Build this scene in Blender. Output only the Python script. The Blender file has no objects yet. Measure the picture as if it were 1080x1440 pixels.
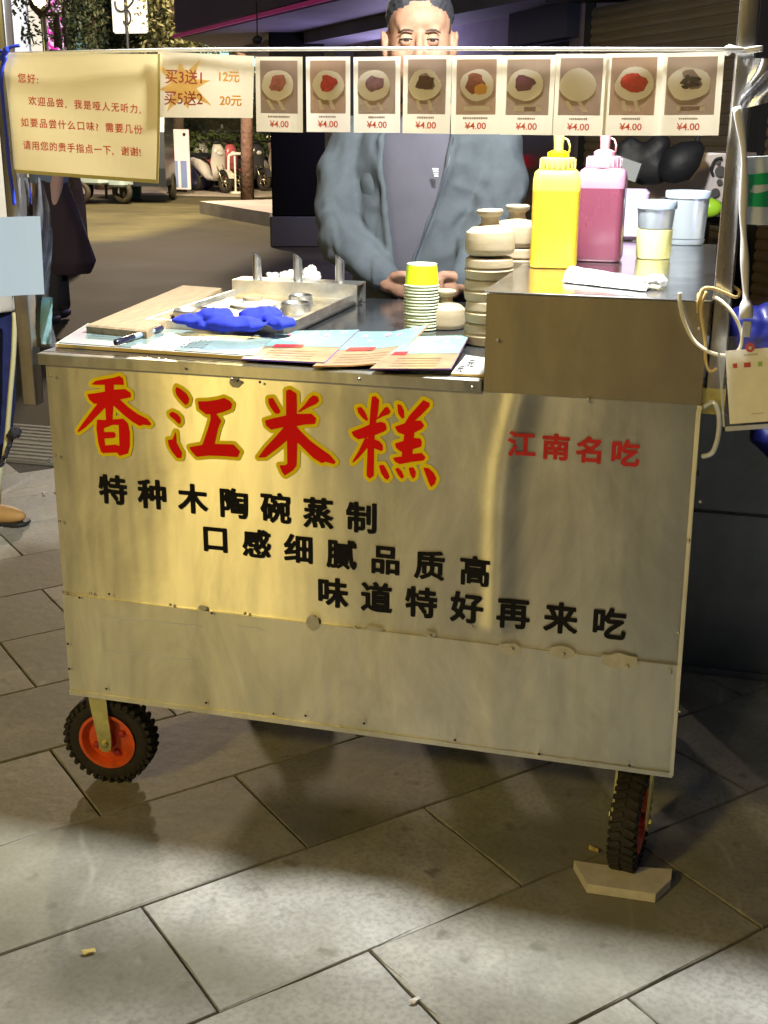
import bpy, math, random, numpy as np
from mathutils import Vector, Matrix, noise
random.seed(7)
SC = bpy.context.scene
COL = SC.collection
# ------------------------------------------------------------------ camera
F_PX, YAW, PITCH, ROLL = 1688.27, -0.2620214, 0.3133758, 0.0076058
CP = Vector((1.27221, -2.11781, 1.43504))
cy, sy, cp, sp, cr, sr = math.cos(YAW), math.sin(YAW), math.cos(PITCH), math.sin(PITCH), math.cos(ROLL), math.sin(ROLL)
FW = Vector((sy*cp, cy*cp, -sp)); R0 = Vector((cy, -sy, 0)); U0 = R0.cross(FW)
RT = R0*cr + U0*sr; UP = -R0*sr + U0*cr
cam = bpy.data.cameras.new('camera'); camo = bpy.data.objects.new('camera', cam); COL.objects.link(camo)
camo.matrix_world = Matrix(((RT.x, UP.x, -FW.x, CP.x), (RT.y, UP.y, -FW.y, CP.y), (RT.z, UP.z, -FW.z, CP.z), (0, 0, 0, 1)))
cam.sensor_fit = 'VERTICAL'; cam.sensor_height = 36; cam.lens = F_PX/1440*36
cam.clip_start = .05; cam.clip_end = 400
SC.camera = camo
# ------------------------------------------------------------------ night sky, lamps, exposure
w = bpy.data.worlds.new('World'); SC.world = w; w.use_nodes = True
bg = w.node_tree.nodes['Background']; bg.inputs[0].default_value = (.28, .28, .36, 1); bg.inputs[1].default_value = .07
def lamp(name, kind, loc, power, col, size=.1, target=None, spot=None, blend=.4):
    l = bpy.data.lights.new(name, kind); l.energy = power; l.color = col
    if kind == 'AREA': l.shape = 'DISK'; l.size = size
    else: l.shadow_soft_size = size
    if spot: l.spot_size = math.radians(spot); l.spot_blend = blend
    o = bpy.data.objects.new(name, l); COL.objects.link(o); o.location = loc
    if target is not None: o.rotation_euler = (Vector(target)-Vector(loc)).to_track_quat('-Z', 'Y').to_euler()
    return o
lamp('canopy_bulb', 'POINT', (.95, .18, 2.12), 262, (.97, .99, .98), .07)
lamp('street_lamp_front', 'POINT', (-2.7, -6.6, 4.6), 520, (1.0, .70, .14), .3)
lamp('street_lamp_side', 'POINT', (-.3, -7.5, 5.2), 150, (1.0, .78, .36), .15)
lamp('added_panel_glow', 'AREA', (-3.9, -9.8, 5.2), 120, (1.0, .79, .36), 1.4, (.3, 0, .8))  # added area light, no real window: gives the front panel its broad gold reflection
lamp('street_lamp_plaza', 'POINT', (-4.8, 13.5, 5.5), 4600, (1.0, .80, .34), .3)
lamp('parking_lamp', 'POINT', (-7.6, 16.5, 5.0), 3300, (1.0, .78, .56), .3)
lamp('shopfront_lamp', 'POINT', (1.9, 5.0, 2.9), 330, (1.0, .80, .78), .3)
lamp('eave_lamp', 'POINT', (-2.0, 11.5, 1.7), 150, (.66, .58, 1.0), .5)
SC.view_settings.view_transform = 'Standard'; SC.view_settings.look = 'None'
SC.view_settings.exposure = .20; SC.view_settings.gamma = 1
SC.cycles.max_bounces = 8; SC.cycles.transparent_max_bounces = 16
SC.cycles.sample_clamp_indirect = 6
# ------------------------------------------------------------------ helpers
def ray(px, py): return FW + RT*((px-540)/F_PX) - UP*((py-720)/F_PX)
def PL(px, py, ax, val):
    d = ray(px, py); return CP + d*((val-CP[ax])/d[ax])
def G(px, py, z=0): return PL(px, py, 2, z)
def Y(px, py, y): return PL(px, py, 1, y)
def D(px, py, d):
    v = ray(px, py); return CP + v*(d/math.hypot(v.x, v.y))
def mat(name, col, rough=.5, metal=0, nz=None, bump=None, emit=None, alpha=None, trans=0, spec=None, stretch=(1,1,1), sss=0, coat=0, ior=None, aniso=0):
    m = bpy.data.materials.new(name); m.use_nodes = True; nt = m.node_tree; N = nt.nodes; L = nt.links
    b = N['Principled BSDF']
    b.inputs['Base Color'].default_value = (*col, 1); b.inputs['Roughness'].default_value = rough; b.inputs['Metallic'].default_value = metal
    if spec is not None: b.inputs['Specular IOR Level'].default_value = spec
    if trans: b.inputs['Transmission Weight'].default_value = trans
    if ior: b.inputs['IOR'].default_value = ior
    if alpha is not None: b.inputs['Alpha'].default_value = alpha
    if coat: b.inputs['Coat Weight'].default_value = coat; b.inputs['Coat Roughness'].default_value = .1
    if sss: b.inputs['Subsurface Weight'].default_value = sss; b.inputs['Subsurface Radius'].default_value = (.01, .004, .002)
    if emit: b.inputs['Emission Color'].default_value = (*emit[0], 1); b.inputs['Emission Strength'].default_value = emit[1]
    if nz or bump:
        tc = N.new('ShaderNodeTexCoord'); mp = N.new('ShaderNodeMapping'); mp.inputs['Scale'].default_value = stretch
        L.new(tc.outputs['Object'], mp.inputs[0])
    if nz:
        sc_, amt = nz[:2]; n = N.new('ShaderNodeTexNoise'); n.inputs['Scale'].default_value = sc_; n.inputs['Detail'].default_value = 6; n.inputs['Roughness'].default_value = .65
        L.new(mp.outputs[0], n.inputs[0]); r = N.new('ShaderNodeValToRGB')
        c2 = nz[2] if len(nz) > 2 else tuple(c*(1-amt) for c in col)
        r.color_ramp.elements[0].position = .33; r.color_ramp.elements[1].position = .67
        r.color_ramp.elements[0].color = (*c2, 1); r.color_ramp.elements[1].color = (*[min(1, c*(1+amt*.5)) for c in col], 1)
        L.new(n.outputs[0], r.inputs[0]); L.new(r.outputs[0], b.inputs['Base Color'])
        mr = N.new('ShaderNodeMapRange'); mr.inputs[3].default_value = max(.02, rough-.1); mr.inputs[4].default_value = min(1, rough+.1)
        L.new(n.outputs[0], mr.inputs[0]); L.new(mr.outputs[0], b.inputs['Roughness'])
    if bump:
        n2 = N.new('ShaderNodeTexNoise'); n2.inputs['Scale'].default_value = bump[0]; n2.inputs['Detail'].default_value = 5
        L.new(mp.outputs[0], n2.inputs[0]); bp = N.new('ShaderNodeBump'); bp.inputs['Strength'].default_value = bump[1]
        bp.inputs['Distance'].default_value = bump[2] if len(bump) > 2 else .002
        L.new(n2.outputs[0], bp.inputs['Height']); L.new(bp.outputs[0], b.inputs['Normal'])
    if aniso:
        b.inputs['Anisotropic'].default_value = aniso; b.inputs['Anisotropic Rotation'].default_value = .25
        t = N.new('ShaderNodeTangent'); t.direction_type = 'UV_MAP'; L.new(t.outputs[0], b.inputs['Tangent'])
    return m
class MB:
    def __init__(s): s.v = []; s.f = []; s.m = []; s.uv = False
    def add(s, vs, fs, mi=0):
        o = len(s.v); s.v += [tuple(v) for v in vs]; s.f += [tuple(i+o for i in f) for f in fs]; s.m += [mi]*len(fs); return s
    def box(s, a, b, mi=0, M=None):
        x0, y0, z0 = a; x1, y1, z1 = b
        vs = [Vector(p) for p in ((x0,y0,z0),(x1,y0,z0),(x1,y1,z0),(x0,y1,z0),(x0,y0,z1),(x1,y0,z1),(x1,y1,z1),(x0,y1,z1))]
        if M is not None: vs = [M @ v for v in vs]
        return s.add(vs, [(0,3,2,1),(4,5,6,7),(0,1,5,4),(1,2,6,5),(2,3,7,6),(3,0,4,7)], mi)
    def rbox(s, a, b, r=.004, mi=0, M=None, seg=3):   # box with rounded vertical edges and chamfered top/bottom
        x0, y0, z0 = a; x1, y1, z1 = b; r = min(r, (x1-x0)/2.01, (y1-y0)/2.01)
        def ring(ins, z):
            o = []
            for (cx_, cy_, a0) in ((x1-r, y1-r, 0), (x0+r, y1-r, 90), (x0+r, y0+r, 180), (x1-r, y0+r, 270)):
                for k in range(seg+1):
                    t = math.radians(a0+90*k/seg); o.append(Vector((cx_+(r-ins)*math.cos(t), cy_+(r-ins)*math.sin(t), z)))
            return o
        e = min(r*.5, (z1-z0)*.3); rings = [ring(e, z0), ring(0, z0+e), ring(0, z1-e), ring(e, z1)]
        return s.rings(rings, mi, M)
    def rings(s, rings, mi=0, M=None, cap=True, close=True):
        n = len(rings[0]); vs = [v for r_ in rings for v in r_]
        if M is not None: vs = [M @ Vector(v) for v in vs]
        fs = []
        for i in range(len(rings)-1):
            for k in range(n if close else n-1):
                k2 = (k+1) % n; fs.append((i*n+k, i*n+k2, (i+1)*n+k2, (i+1)*n+k))
        if cap: fs += [tuple(range(n-1, -1, -1)), tuple((len(rings)-1)*n+k for k in range(n))]
        return s.add(vs, fs, mi)
    def lathe(s, prof, c=(0,0,0), n=24, mi=0, M=None, sx=1, sy=1, cap=True):
        rs = [[Vector((c[0]+r*sx*math.cos(2*math.pi*k/n), c[1]+r*sy*math.sin(2*math.pi*k/n), c[2]+z)) for k in range(n)] for r, z in prof]
        return s.rings(rs, mi, M, cap)
    def tube(s, pts, r, n=8, mi=0, cap=True):
        pts = [Vector(p) for p in pts]; rs = []; ref = None
        for i, p in enumerate(pts):
            t = (pts[min(i+1, len(pts)-1)]-pts[max(i-1, 0)]).normalized()
            if ref is None: ref = t.orthogonal().normalized()
            a = (ref - t*ref.dot(t)).normalized(); ref = a; b = t.cross(a)
            rr = r[i] if isinstance(r, (list, tuple)) else r
            rs.append([p+(a*math.cos(2*math.pi*k/n)+b*math.sin(2*math.pi*k/n))*rr for k in range(n)])
        return s.rings(rs, mi, None, cap)
    def prism(s, poly, z0, z1, mi=0, M=None):
        return s.rings([[Vector((p[0], p[1], z0)) for p in poly], [Vector((p[0], p[1], z1)) for p in poly]], mi, M)
    def sphere(s, c, r, n=10, mi=0, M=None):
        r = r if isinstance(r, (tuple, list)) else (r, r, r); vs = []; c = Vector(c)
        for i in range(1, n):
            for k in range(n*2):
                a = math.pi*i/n; b = math.pi*k/n
                vs.append(c+Vector((r[0]*math.sin(a)*math.cos(b), r[1]*math.sin(a)*math.sin(b), -r[2]*math.cos(a))))
        m = n*2; fs = []
        for i in range(n-2):
            for k in range(m): fs.append((i*m+k, i*m+(k+1) % m, (i+1)*m+(k+1) % m, (i+1)*m+k))
        vs += [c+Vector((0,0,-r[2])), c+Vector((0,0,r[2]))]; b0 = (n-1)*m
        for k in range(m): fs.append((b0, (k+1) % m, k)); fs.append((b0+1, (n-2)*m+k, (n-2)*m+(k+1) % m))
        if M is not None: vs = [M @ v for v in vs]
        return s.add(vs, fs, mi)
    def grid(s, f, nu, nv, mi=0):
        vs = [f(i/nu, j/nv) for j in range(nv+1) for i in range(nu+1)]
        return s.add(vs, [(j*(nu+1)+i, j*(nu+1)+i+1, (j+1)*(nu+1)+i+1, (j+1)*(nu+1)+i) for j in range(nv) for i in range(nu)], mi)
    def mesh(s, name, mats, smooth=False, uvf=None):
        me = bpy.data.meshes.new(name); me.from_pydata(s.v, [], s.f)
        for m in (mats if isinstance(mats, (list, tuple)) else [mats]): me.materials.append(m)
        me.polygons.foreach_set('material_index', s.m)
        if smooth:
            me.polygons.foreach_set('use_smooth', [True]*len(s.f))
            if smooth is not True:
                try: me.set_sharp_from_angle(angle=math.radians(smooth))
                except Exception: pass
        if uvf:
            uv = me.uv_layers.new(name='UVMap')
            for l in me.loops: uv.data[l.index].uv = uvf(me.vertices[l.vertex_index].co)
        me.validate(); me.update(); return me
def obj(name, mb, mats, parent=None, smooth=False, kind=None, label=None, cat=None, group=None, uvf=None, origin=None):
    if isinstance(mb, MB):
        if origin is not None:
            o0 = Vector(origin); mb.v = [tuple(Vector(v)-o0) for v in mb.v]
        me = mb.mesh(name, mats, smooth, uvf)
    else: me = mb
    o = bpy.data.objects.new(name, me); COL.objects.link(o)
    if origin is not None: o.location = origin
    if parent is not None:
        o.parent = parent
        if parent.type == 'EMPTY' or True: o.matrix_parent_inverse = Matrix.Identity(4)
    tag(o, label, cat, group, kind); return o
def tag(o, label=None, cat=None, group=None, kind=None):
    if label: o['label'] = label
    if cat: o['category'] = cat
    if group: o['group'] = group
    if kind: o['kind'] = kind
    return o
def thing(name, label, cat, loc=(0,0,0), rot=(0,0,0), group=None):
    o = bpy.data.objects.new(name, None); COL.objects.link(o); o.location = loc; o.rotation_euler = rot; o.empty_display_size = .05
    return tag(o, label, cat, group)
def copy_tree(o, parent=None):
    c = o.copy(); COL.objects.link(c); c.parent = parent
    for ch in list(o.children): copy_tree(ch, c)
    return c
TM = {}
def glyph(body, off=0.0):
    if (body, off) in TM: return TM[(body, off)]
    c = bpy.data.curves.new('t', 'FONT'); c.body = body; c.size = 1; c.offset = off; c.resolution_u = 3
    o = bpy.data.objects.new('t', c); COL.objects.link(o); bpy.context.view_layer.update()
    m = bpy.data.meshes.new_from_object(o.evaluated_get(bpy.context.evaluated_depsgraph_get()))
    r = ([(v.co.x, v.co.y) for v in m.vertices], [tuple(p.vertices) for p in m.polygons])
    bpy.data.objects.remove(o); bpy.data.curves.remove(c); bpy.data.meshes.remove(m); TM[(body, off)] = r; return r
def put_text(mb, body, size, off, mapf, center=(0,0), sx=1.0, mi=0):   # whole string centred on a 2D point
    vs, fs = glyph(body, off)
    if not vs: return
    x0 = min(v[0] for v in vs); x1 = max(v[0] for v in vs)
    mb.add([mapf(center[0]+(v[0]-(x0+x1)/2)*size*sx, center[1]+(v[1]-.37)*size) for v in vs], fs, mi)
def put_chars(mb, chars, a, b, size, off, mapf, sx=1.0, mi=0):         # one em square per character, centres from a to b
    n = len(chars)
    for i, ch in enumerate(chars):
        if ch == ' ': continue
        t = i/(n-1) if n > 1 else 0; c = (a[0]+(b[0]-a[0])*t, a[1]+(b[1]-a[1])*t)
        vs, fs = glyph(ch, off)
        mb.add([mapf(c[0]+(v[0]-.5)*size*sx, c[1]+(v[1]-.37)*size) for v in vs], fs, mi)
def remesh(name, mb, mats, voxel=.006, smooth_it=3, parent=None, post=None):
    me = mb.mesh(name+'_tmp', mats); o = bpy.data.objects.new('tmp', me); COL.objects.link(o)
    md = o.modifiers.new('r', 'REMESH'); md.mode = 'VOXEL'; md.voxel_size = voxel; md.use_smooth_shade = True
    sm = o.modifiers.new('s', 'SMOOTH'); sm.iterations = smooth_it; sm.factor = .5
    bpy.context.view_layer.update()
    m2 = bpy.data.meshes.new_from_object(o.evaluated_get(bpy.context.evaluated_depsgraph_get())); bpy.data.objects.remove(o)
    m2.name = name
    if not len(m2.materials):
        for m in (mats if isinstance(mats, (list, tuple)) else [mats]): m2.materials.append(m)
    if post:
        ns = [v.normal.copy() for v in m2.vertices]
        for v, n in zip(m2.vertices, ns): v.co += n*post(v.co, n)
    m2.polygons.foreach_set('use_smooth', [True]*len(m2.polygons)); m2.update()
    return obj(name, m2, None, parent)
def capsule(mb, pts, rs, n=12, sub=4):        # chain of tapered round limbs
    pts = [Vector(p) for p in pts]; P = []; R = []
    for i in range(len(pts)-1):
        for k in range(sub): t = k/sub; P.append(pts[i].lerp(pts[i+1], t)); R.append(rs[i]*(1-t)+rs[i+1]*t)
    P.append(pts[-1]); R.append(rs[-1])
    mb.tube(P, R, n)
    for p, r in zip(pts, rs): mb.sphere(p, r*.995, 6)
def RZ(a): return Matrix.Rotation(a, 4, 'Z')
def T(*v): return Matrix.Translation(Vector(v[0]) if len(v) == 1 else Vector(v))
# ------------------------------------------------------------------ materials
def steel(name, rough, aniso=0, col=(.60, .585, .55), wav=(3.0, .25)):
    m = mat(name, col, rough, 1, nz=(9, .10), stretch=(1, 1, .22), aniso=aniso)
    nt = m.node_tree; N = nt.nodes; L = nt.links; b = N['Principled BSDF']
    tc = N.new('ShaderNodeTexCoord'); mp = N.new('ShaderNodeMapping'); mp.inputs['Scale'].default_value = (6, 6, 1.1)
    L.new(tc.outputs['Object'], mp.inputs[0]); n = N.new('ShaderNodeTexNoise'); n.inputs['Scale'].default_value = wav[0]; n.inputs['Detail'].default_value = 2
    L.new(mp.outputs[0], n.inputs[0]); b1 = N.new('ShaderNodeBump'); b1.inputs['Strength'].default_value = wav[1]; b1.inputs['Distance'].default_value = .004
    L.new(n.outputs[0], b1.inputs['Height'])
    mp2 = N.new('ShaderNodeMapping'); mp2.inputs['Scale'].default_value = (2, 2, 900); L.new(tc.outputs['Object'], mp2.inputs[0])
    n2 = N.new('ShaderNodeTexNoise'); n2.inputs['Scale'].default_value = 1; L.new(mp2.outputs[0], n2.inputs[0])
    b2 = N.new('ShaderNodeBump'); b2.inputs['Strength'].default_value = .05; b2.inputs['Distance'].default_value = .0004
    L.new(n2.outputs[0], b2.inputs['Height']); L.new(b1.outputs[0], b2.inputs['Normal']); L.new(b2.outputs[0], b.inputs['Normal'])
    # grime and wiped smudges: duller, darker patches of their own shape
    mp3 = N.new('ShaderNodeMapping'); mp3.inputs['Scale'].default_value = (1, 1, .45); L.new(tc.outputs['Object'], mp3.inputs[0])
    n3 = N.new('ShaderNodeTexNoise'); n3.inputs['Scale'].default_value = 5; n3.inputs['Detail'].default_value = 9; n3.inputs['Roughness'].default_value = .7; n3.inputs['Distortion'].default_value = .8; L.new(mp3.outputs[0], n3.inputs[0])
    mr3 = N.new('ShaderNodeMapRange'); mr3.inputs[1].default_value = .42; mr3.inputs[2].default_value = .68; mr3.inputs[4].default_value = .45; L.new(n3.outputs[0], mr3.inputs[0])
    src = b.inputs['Base Color'].links[0].from_socket; mx = N.new('ShaderNodeMix'); mx.data_type = 'RGBA'; L.new(mr3.outputs[0], mx.inputs[0]); L.new(src, mx.inputs[6]); mx.inputs[7].default_value = (.20, .19, .15, 1); L.new(mx.outputs[2], b.inputs['Base Color'])
    return m
m_panel = steel('brushed_steel_panel', .38, .98, (.66, .64, .54), (2.2, .20))
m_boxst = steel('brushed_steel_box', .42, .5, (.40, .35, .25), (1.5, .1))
m_skirt = steel('galvanised_skirt', .44, .75, (.62, .61, .55), (3, .45))
m_top = steel('steel_top', .20, 0, (.55, .55, .56), (2, .12))
m_counter = mat('dark_counter', (.16, .165, .175), .16, .85, nz=(30, .25), bump=(60, .05, .001))
m_tray = mat('tray_steel', (.72, .70, .64), .38, 1, nz=(14, .3), bump=(20, .08))
m_chrome = mat('tube_chrome', (.80, .79, .77), .28, 1)
m_post = steel('post_steel', .3, 0, (.50, .49, .48), (6, .3))
m_cab = mat('dark_cabinet_steel', (.17, .20, .235), .34, .35, nz=(3, .35), bump=(2, .2, .01))
m_red = mat('title_red', (.88, .003, .003), .5, spec=.2); m_red2 = mat('small_red', (.60, .02, .02), .5, nz=(60, .3))
m_yel = mat('title_yellow', (1, .80, .01), .5, spec=.2); m_blk = mat('letter_black', (.008, .008, .009), .6, spec=.15)
m_rivet = mat('rivet_metal', (.62, .58, .48), .3, 1); m_rivd = mat('rivet_dark', (.05, .045, .04), .5, .6)
m_dust = mat('whitish_residue', (.50, .48, .41), .8, nz=(60, .15)); m_rubber = mat('tyre_rubber', (.028, .024, .019), .8, nz=(25, .5), bump=(60, .3))
m_orange = mat('rim_orange', (.80, .12, .02), .4, nz=(22, .3)); m_hub = mat('hub_red', (.45, .03, .03), .4)
m_zinc = mat('yellow_zinc', (.62, .56, .22), .4, .7, nz=(40, .25)); m_tile = mat('tile_chip', (.72, .68, .60), .6, nz=(30, .15), bump=(80, .2))
def paper(name, col, tr=.5, gl=.06):
    m = bpy.data.materials.new(name); m.use_nodes = True; nt = m.node_tree; N = nt.nodes; N.clear(); L = nt.links
    o = N.new('ShaderNodeOutputMaterial'); d = N.new('ShaderNodeBsdfDiffuse'); t = N.new('ShaderNodeBsdfTranslucent'); g = N.new('ShaderNodeBsdfGlossy'); g.inputs['Roughness'].default_value = .25
    tc = N.new('ShaderNodeTexCoord'); n = N.new('ShaderNodeTexNoise'); n.inputs['Scale'].default_value = 7; n.inputs['Detail'].default_value = 6; L.new(tc.outputs['Object'], n.inputs[0]); r_ = N.new('ShaderNodeValToRGB'); L.new(n.outputs[0], r_.inputs[0])
    r_.color_ramp.elements[0].position = .3; r_.color_ramp.elements[1].position = .7; r_.color_ramp.elements[0].color = (*[c*.93 for c in col], 1); r_.color_ramp.elements[1].color = (*col, 1)
    L.new(r_.outputs[0], d.inputs[0]); L.new(r_.outputs[0], t.inputs[0]); a = N.new('ShaderNodeMixShader'); a.inputs[0].default_value = tr; b = N.new('ShaderNodeMixShader'); b.inputs[0].default_value = gl
    L.new(d.outputs[0], a.inputs[1]); L.new(t.outputs[0], a.inputs[2]); L.new(a.outputs[0], b.inputs[1]); L.new(g.outputs[0], b.inputs[2]); L.new(b.outputs[0], o.inputs[0]); return m
m_org = paper('promo_orange', (.98, .56, .14), .35); m_star = paper('promo_star', (1, .72, .28), .4); m_tred = paper('text_red', (.78, .13, .05), .3)
m_notice = paper('notice_paper', (.86, .74, .42), .35)
m_cream = paper('cream_card', (.80, .74, .60), .22); m_cream2 = paper('pale_card', (.82, .77, .68), .25); m_prom = paper('promo_card', (.88, .81, .64), .25); 
m_tdk = mat('text_maroon', (.48, .08, .06), .5)
m_tbr = mat('text_brown', (.32, .20, .13), .6); m_white = mat('white_plastic', (.82, .82, .82), .4)
m_wood = mat('pale_wood', (.32, .23, .13), .7, nz=(14, .35), bump=(30, .25), stretch=(6, 1, 6))
m_mold = mat('turned_wood', (.32, .26, .16), .65, nz=(10, .2), bump=(40, .15), stretch=(1, 1, 5))
m_mint = mat('menu_mint', (.20, .37, .35), .3, nz=(14, .12), coat=.4); m_tan = mat('menu_tan', (.25, .165, .09), .4, nz=(10, .25), coat=.3)
m_paperw = mat('paper_white', (.36, .36, .33), .5, nz=(5, .06)); m_kraft = mat('kraft_edge', (.60, .42, .12), .7); m_purp = mat('purple_edge', (.16, .08, .45), .5)
m_pink = mat('menu_pink', (.50, .18, .25), .5); m_bluecl = mat('blue_cloth', (.012, .025, .42), .9, bump=(90, .5, .002))
m_lime = mat('lime_paper', (.62, .85, .01), .45); m_cupw = mat('cup_paper', (.50, .56, .38), .5)
m_slab = mat('granite_slab', (.345, .345, .31), .62, nz=(5.5, .30), bump=(35, .5, .003))
m_slabb = mat('granite_slab_brown', (.33, .32, .28), .64, nz=(4.5, .38), bump=(30, .5, .003)); m_slabc = mat('granite_slab_pale', (.40, .395, .365), .60, nz=(7, .3), bump=(40, .5, .003))
m_bed = mat('joint_bed', (.085, .08, .065), .95, nz=(30, .4)); m_asph = mat('asphalt', (.060, .054, .030), .8, nz=(.8, .45), bump=(60, .5, .004), spec=.15)
m_tact = mat('ribbed_tile', (.23, .22, .19), .7, nz=(5, .25)); m_kerb = mat('kerb_stone', (.16, .155, .15), .8, nz=(3, .3)); m_pave = mat('far_paving', (.34, .30, .27), .8, nz=(2, .2))
def slab_wear(m):
    nt = m.node_tree; N = nt.nodes; L = nt.links; b = N['Principled BSDF']; src = b.inputs['Base Color'].links[0].from_socket
    geo = N.new('ShaderNodeNewGeometry')
    def layer(src, scale, lo, hi, col, fac, dist=0, st=(1,1,1)):
        mp = N.new('ShaderNodeMapping'); mp.inputs['Scale'].default_value = st; mp.inputs['Rotation'].default_value = (0, 0, .6); L.new(geo.outputs['Position'], mp.inputs[0])
        n = N.new('ShaderNodeTexNoise'); n.inputs['Scale'].default_value = scale; n.inputs['Detail'].default_value = 8; n.inputs['Distortion'].default_value = dist
        L.new(mp.outputs[0], n.inputs[0]); r = N.new('ShaderNodeMapRange'); r.inputs[1].default_value = lo; r.inputs[2].default_value = hi; r.inputs[4].default_value = fac
        L.new(n.outputs[0], r.inputs[0]); mx = N.new('ShaderNodeMix'); mx.data_type = 'RGBA'; L.new(r.outputs[0], mx.inputs[0]); L.new(src, mx.inputs[6]); mx.inputs[7].default_value = (*col, 1)
        return mx.outputs[2]
    s = layer(src, 2.2, .48, .70, (.17, .155, .125), .7)
    s = layer(s, 3.5, .60, .70, (.60, .58, .52), .6, 1.5, (1, .25, 1))
    s = layer(s, 16, .62, .72, (.09, .085, .06), .6)
    s = layer(s, 90, .45, .62, (.15, .145, .11), .35)
    s = layer(s, 1.1, .45, .65, (.24, .235, .15), .5)
    # pale hairline scrape marks
    for sc_, wd_, rot in ((.9, .005, .3),):
        mp = N.new('ShaderNodeMapping'); mp.inputs['Rotation'].default_value = (0, 0, rot); mp.inputs['Scale'].default_value = (1, .35, 1); L.new(geo.outputs['Position'], mp.inputs[0])
        n = N.new('ShaderNodeTexNoise'); n.inputs['Scale'].default_value = sc_; n.inputs['Detail'].default_value = 3; L.new(mp.outputs[0], n.inputs[0])
        a1 = N.new('ShaderNodeMath'); a1.operation = 'SUBTRACT'; a1.inputs[1].default_value = .5; L.new(n.outputs[0], a1.inputs[0]); a2 = N.new('ShaderNodeMath'); a2.operation = 'ABSOLUTE'; L.new(a1.outputs[0], a2.inputs[0])
        r = N.new('ShaderNodeMapRange'); r.inputs[1].default_value = 0; r.inputs[2].default_value = wd_; r.inputs[3].default_value = .30; r.inputs[4].default_value = 0; L.new(a2.outputs[0], r.inputs[0])
        n2 = N.new('ShaderNodeTexNoise'); n2.inputs['Scale'].default_value = 14; L.new(geo.outputs['Position'], n2.inputs[0]); mm = N.new('ShaderNodeMath'); mm.operation = 'MULTIPLY'; L.new(r.outputs[0], mm.inputs[0]); r3 = N.new('ShaderNodeMapRange'); r3.inputs[1].default_value = .4; r3.inputs[2].default_value = .65; L.new(n2.outputs[0], r3.inputs[0]); L.new(r3.outputs[0], mm.inputs[1])
        mx = N.new('ShaderNodeMix'); mx.data_type = 'RGBA'; L.new(mm.outputs[0], mx.inputs[0]); L.new(s, mx.inputs[6]); mx.inputs[7].default_value = (.62, .60, .52, 1); s = mx.outputs[2]
    L.new(s, b.inputs['Base Color'])
for m_ in (m_slab, m_slabb, m_slabc): slab_wear(m_)
def rnd_tint(m, amt):       # every object (slab) a little lighter or darker
    nt = m.node_tree; b = nt.nodes['Principled BSDF']; src = b.inputs['Base Color'].links[0].from_socket
    oi = nt.nodes.new('ShaderNodeObjectInfo'); mr = nt.nodes.new('ShaderNodeMapRange'); mr.inputs[3].default_value = 1-amt; mr.inputs[4].default_value = 1+amt
    nt.links.new(oi.outputs['Random'], mr.inputs[0]); mx = nt.nodes.new('ShaderNodeVectorMath'); mx.operation = 'SCALE'
    nt.links.new(src, mx.inputs[0]); nt.links.new(mr.outputs[0], mx.inputs['Scale']); nt.links.new(mx.outputs[0], b.inputs['Base Color'])
for m_ in (m_slab, m_slabb, m_slabc): rnd_tint(m_, .14)
# ------------------------------------------------------------------ ground
gb = MB().box((-90, -60, -.6), (90, 120, -.03)); ground = obj('ground', gb, m_bed, kind='structure')
pav = obj('pavement', MB().box((-3.3, -1.9, -.03), (4.6, 3.05, -.012)), m_bed, kind='structure')
C48, S48 = math.cos(math.radians(48)), math.sin(math.radians(48))
UA = Vector((C48, S48, 0)); VA = Vector((S48, -C48, 0)); ROW = .3435; LEN = .66
offs = {-1: .005, 0: .325, 1: -.04, 2: .26, 3: .57, -2: .33, -3: .08}
slabs = []
vb = []
for k in range(9):
    b_ = MB(); L_ = LEN/2-.0018; W_ = ROW/2-.0018
    rr = []
    cor = [(-L_, -W_), (L_, -W_), (L_, W_), (-L_, W_)]
    for ci in range(4):
        (xa, ya), (xb, yb) = cor[ci], cor[(ci+1) % 4]
        for e in range(6): t = (e+(.0 if e == 0 else random.uniform(-.3, .3)))/6; rr.append((xa+(xb-xa)*t, ya+(yb-ya)*t))
    def q(ins, z):
        rnd = random.Random(k*31+int(ins*1e4)); o_ = []
        for x, y in rr:
            c_ = ins+rnd.uniform(0, .0016)+(rnd.uniform(0, .006) if rnd.random() < .12 and ins > 0 else 0); o_.append(Vector((x*(1-c_/L_), y*(1-c_/W_), z)))
        return o_
    b_.rings([q(0, -.028), q(0, -.003), q(.0015, 0)]); vb.append(b_.mesh('paving_slab', (m_slab, m_slabb, m_slabc)[k % 3]))
cnt = 0
cand = []
for i in range(-14, 14):
    off = offs.get(i, (0 if i % 2 else .33)+random.uniform(-.03, .03))
    for j_ in range(-9, 10):
        v = .122+ROW*(i+.5); u = off+LEN*(j_+.5); c = UA*u+VA*v
        if -2.9 < c.x < 4.2 and -1.5 < c.y < 2.25+ (0.2 if c.x > 0 else 0):
            cand.append((abs(c.y+.2)+abs(c.x-.7), c))
cand.sort(key=lambda t: t[0])
for _, c in cand[:190]:
    o = bpy.data.objects.new('paving_slab', random.choice(vb)); COL.objects.link(o); o.parent = pav
    o.location = (c.x, c.y, random.uniform(-.0015, .001)); o.rotation_euler = (random.uniform(-.002, .002), random.uniform(-.002, .002), math.radians(48)+(math.pi if random.random() < .5 else 0))
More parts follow.
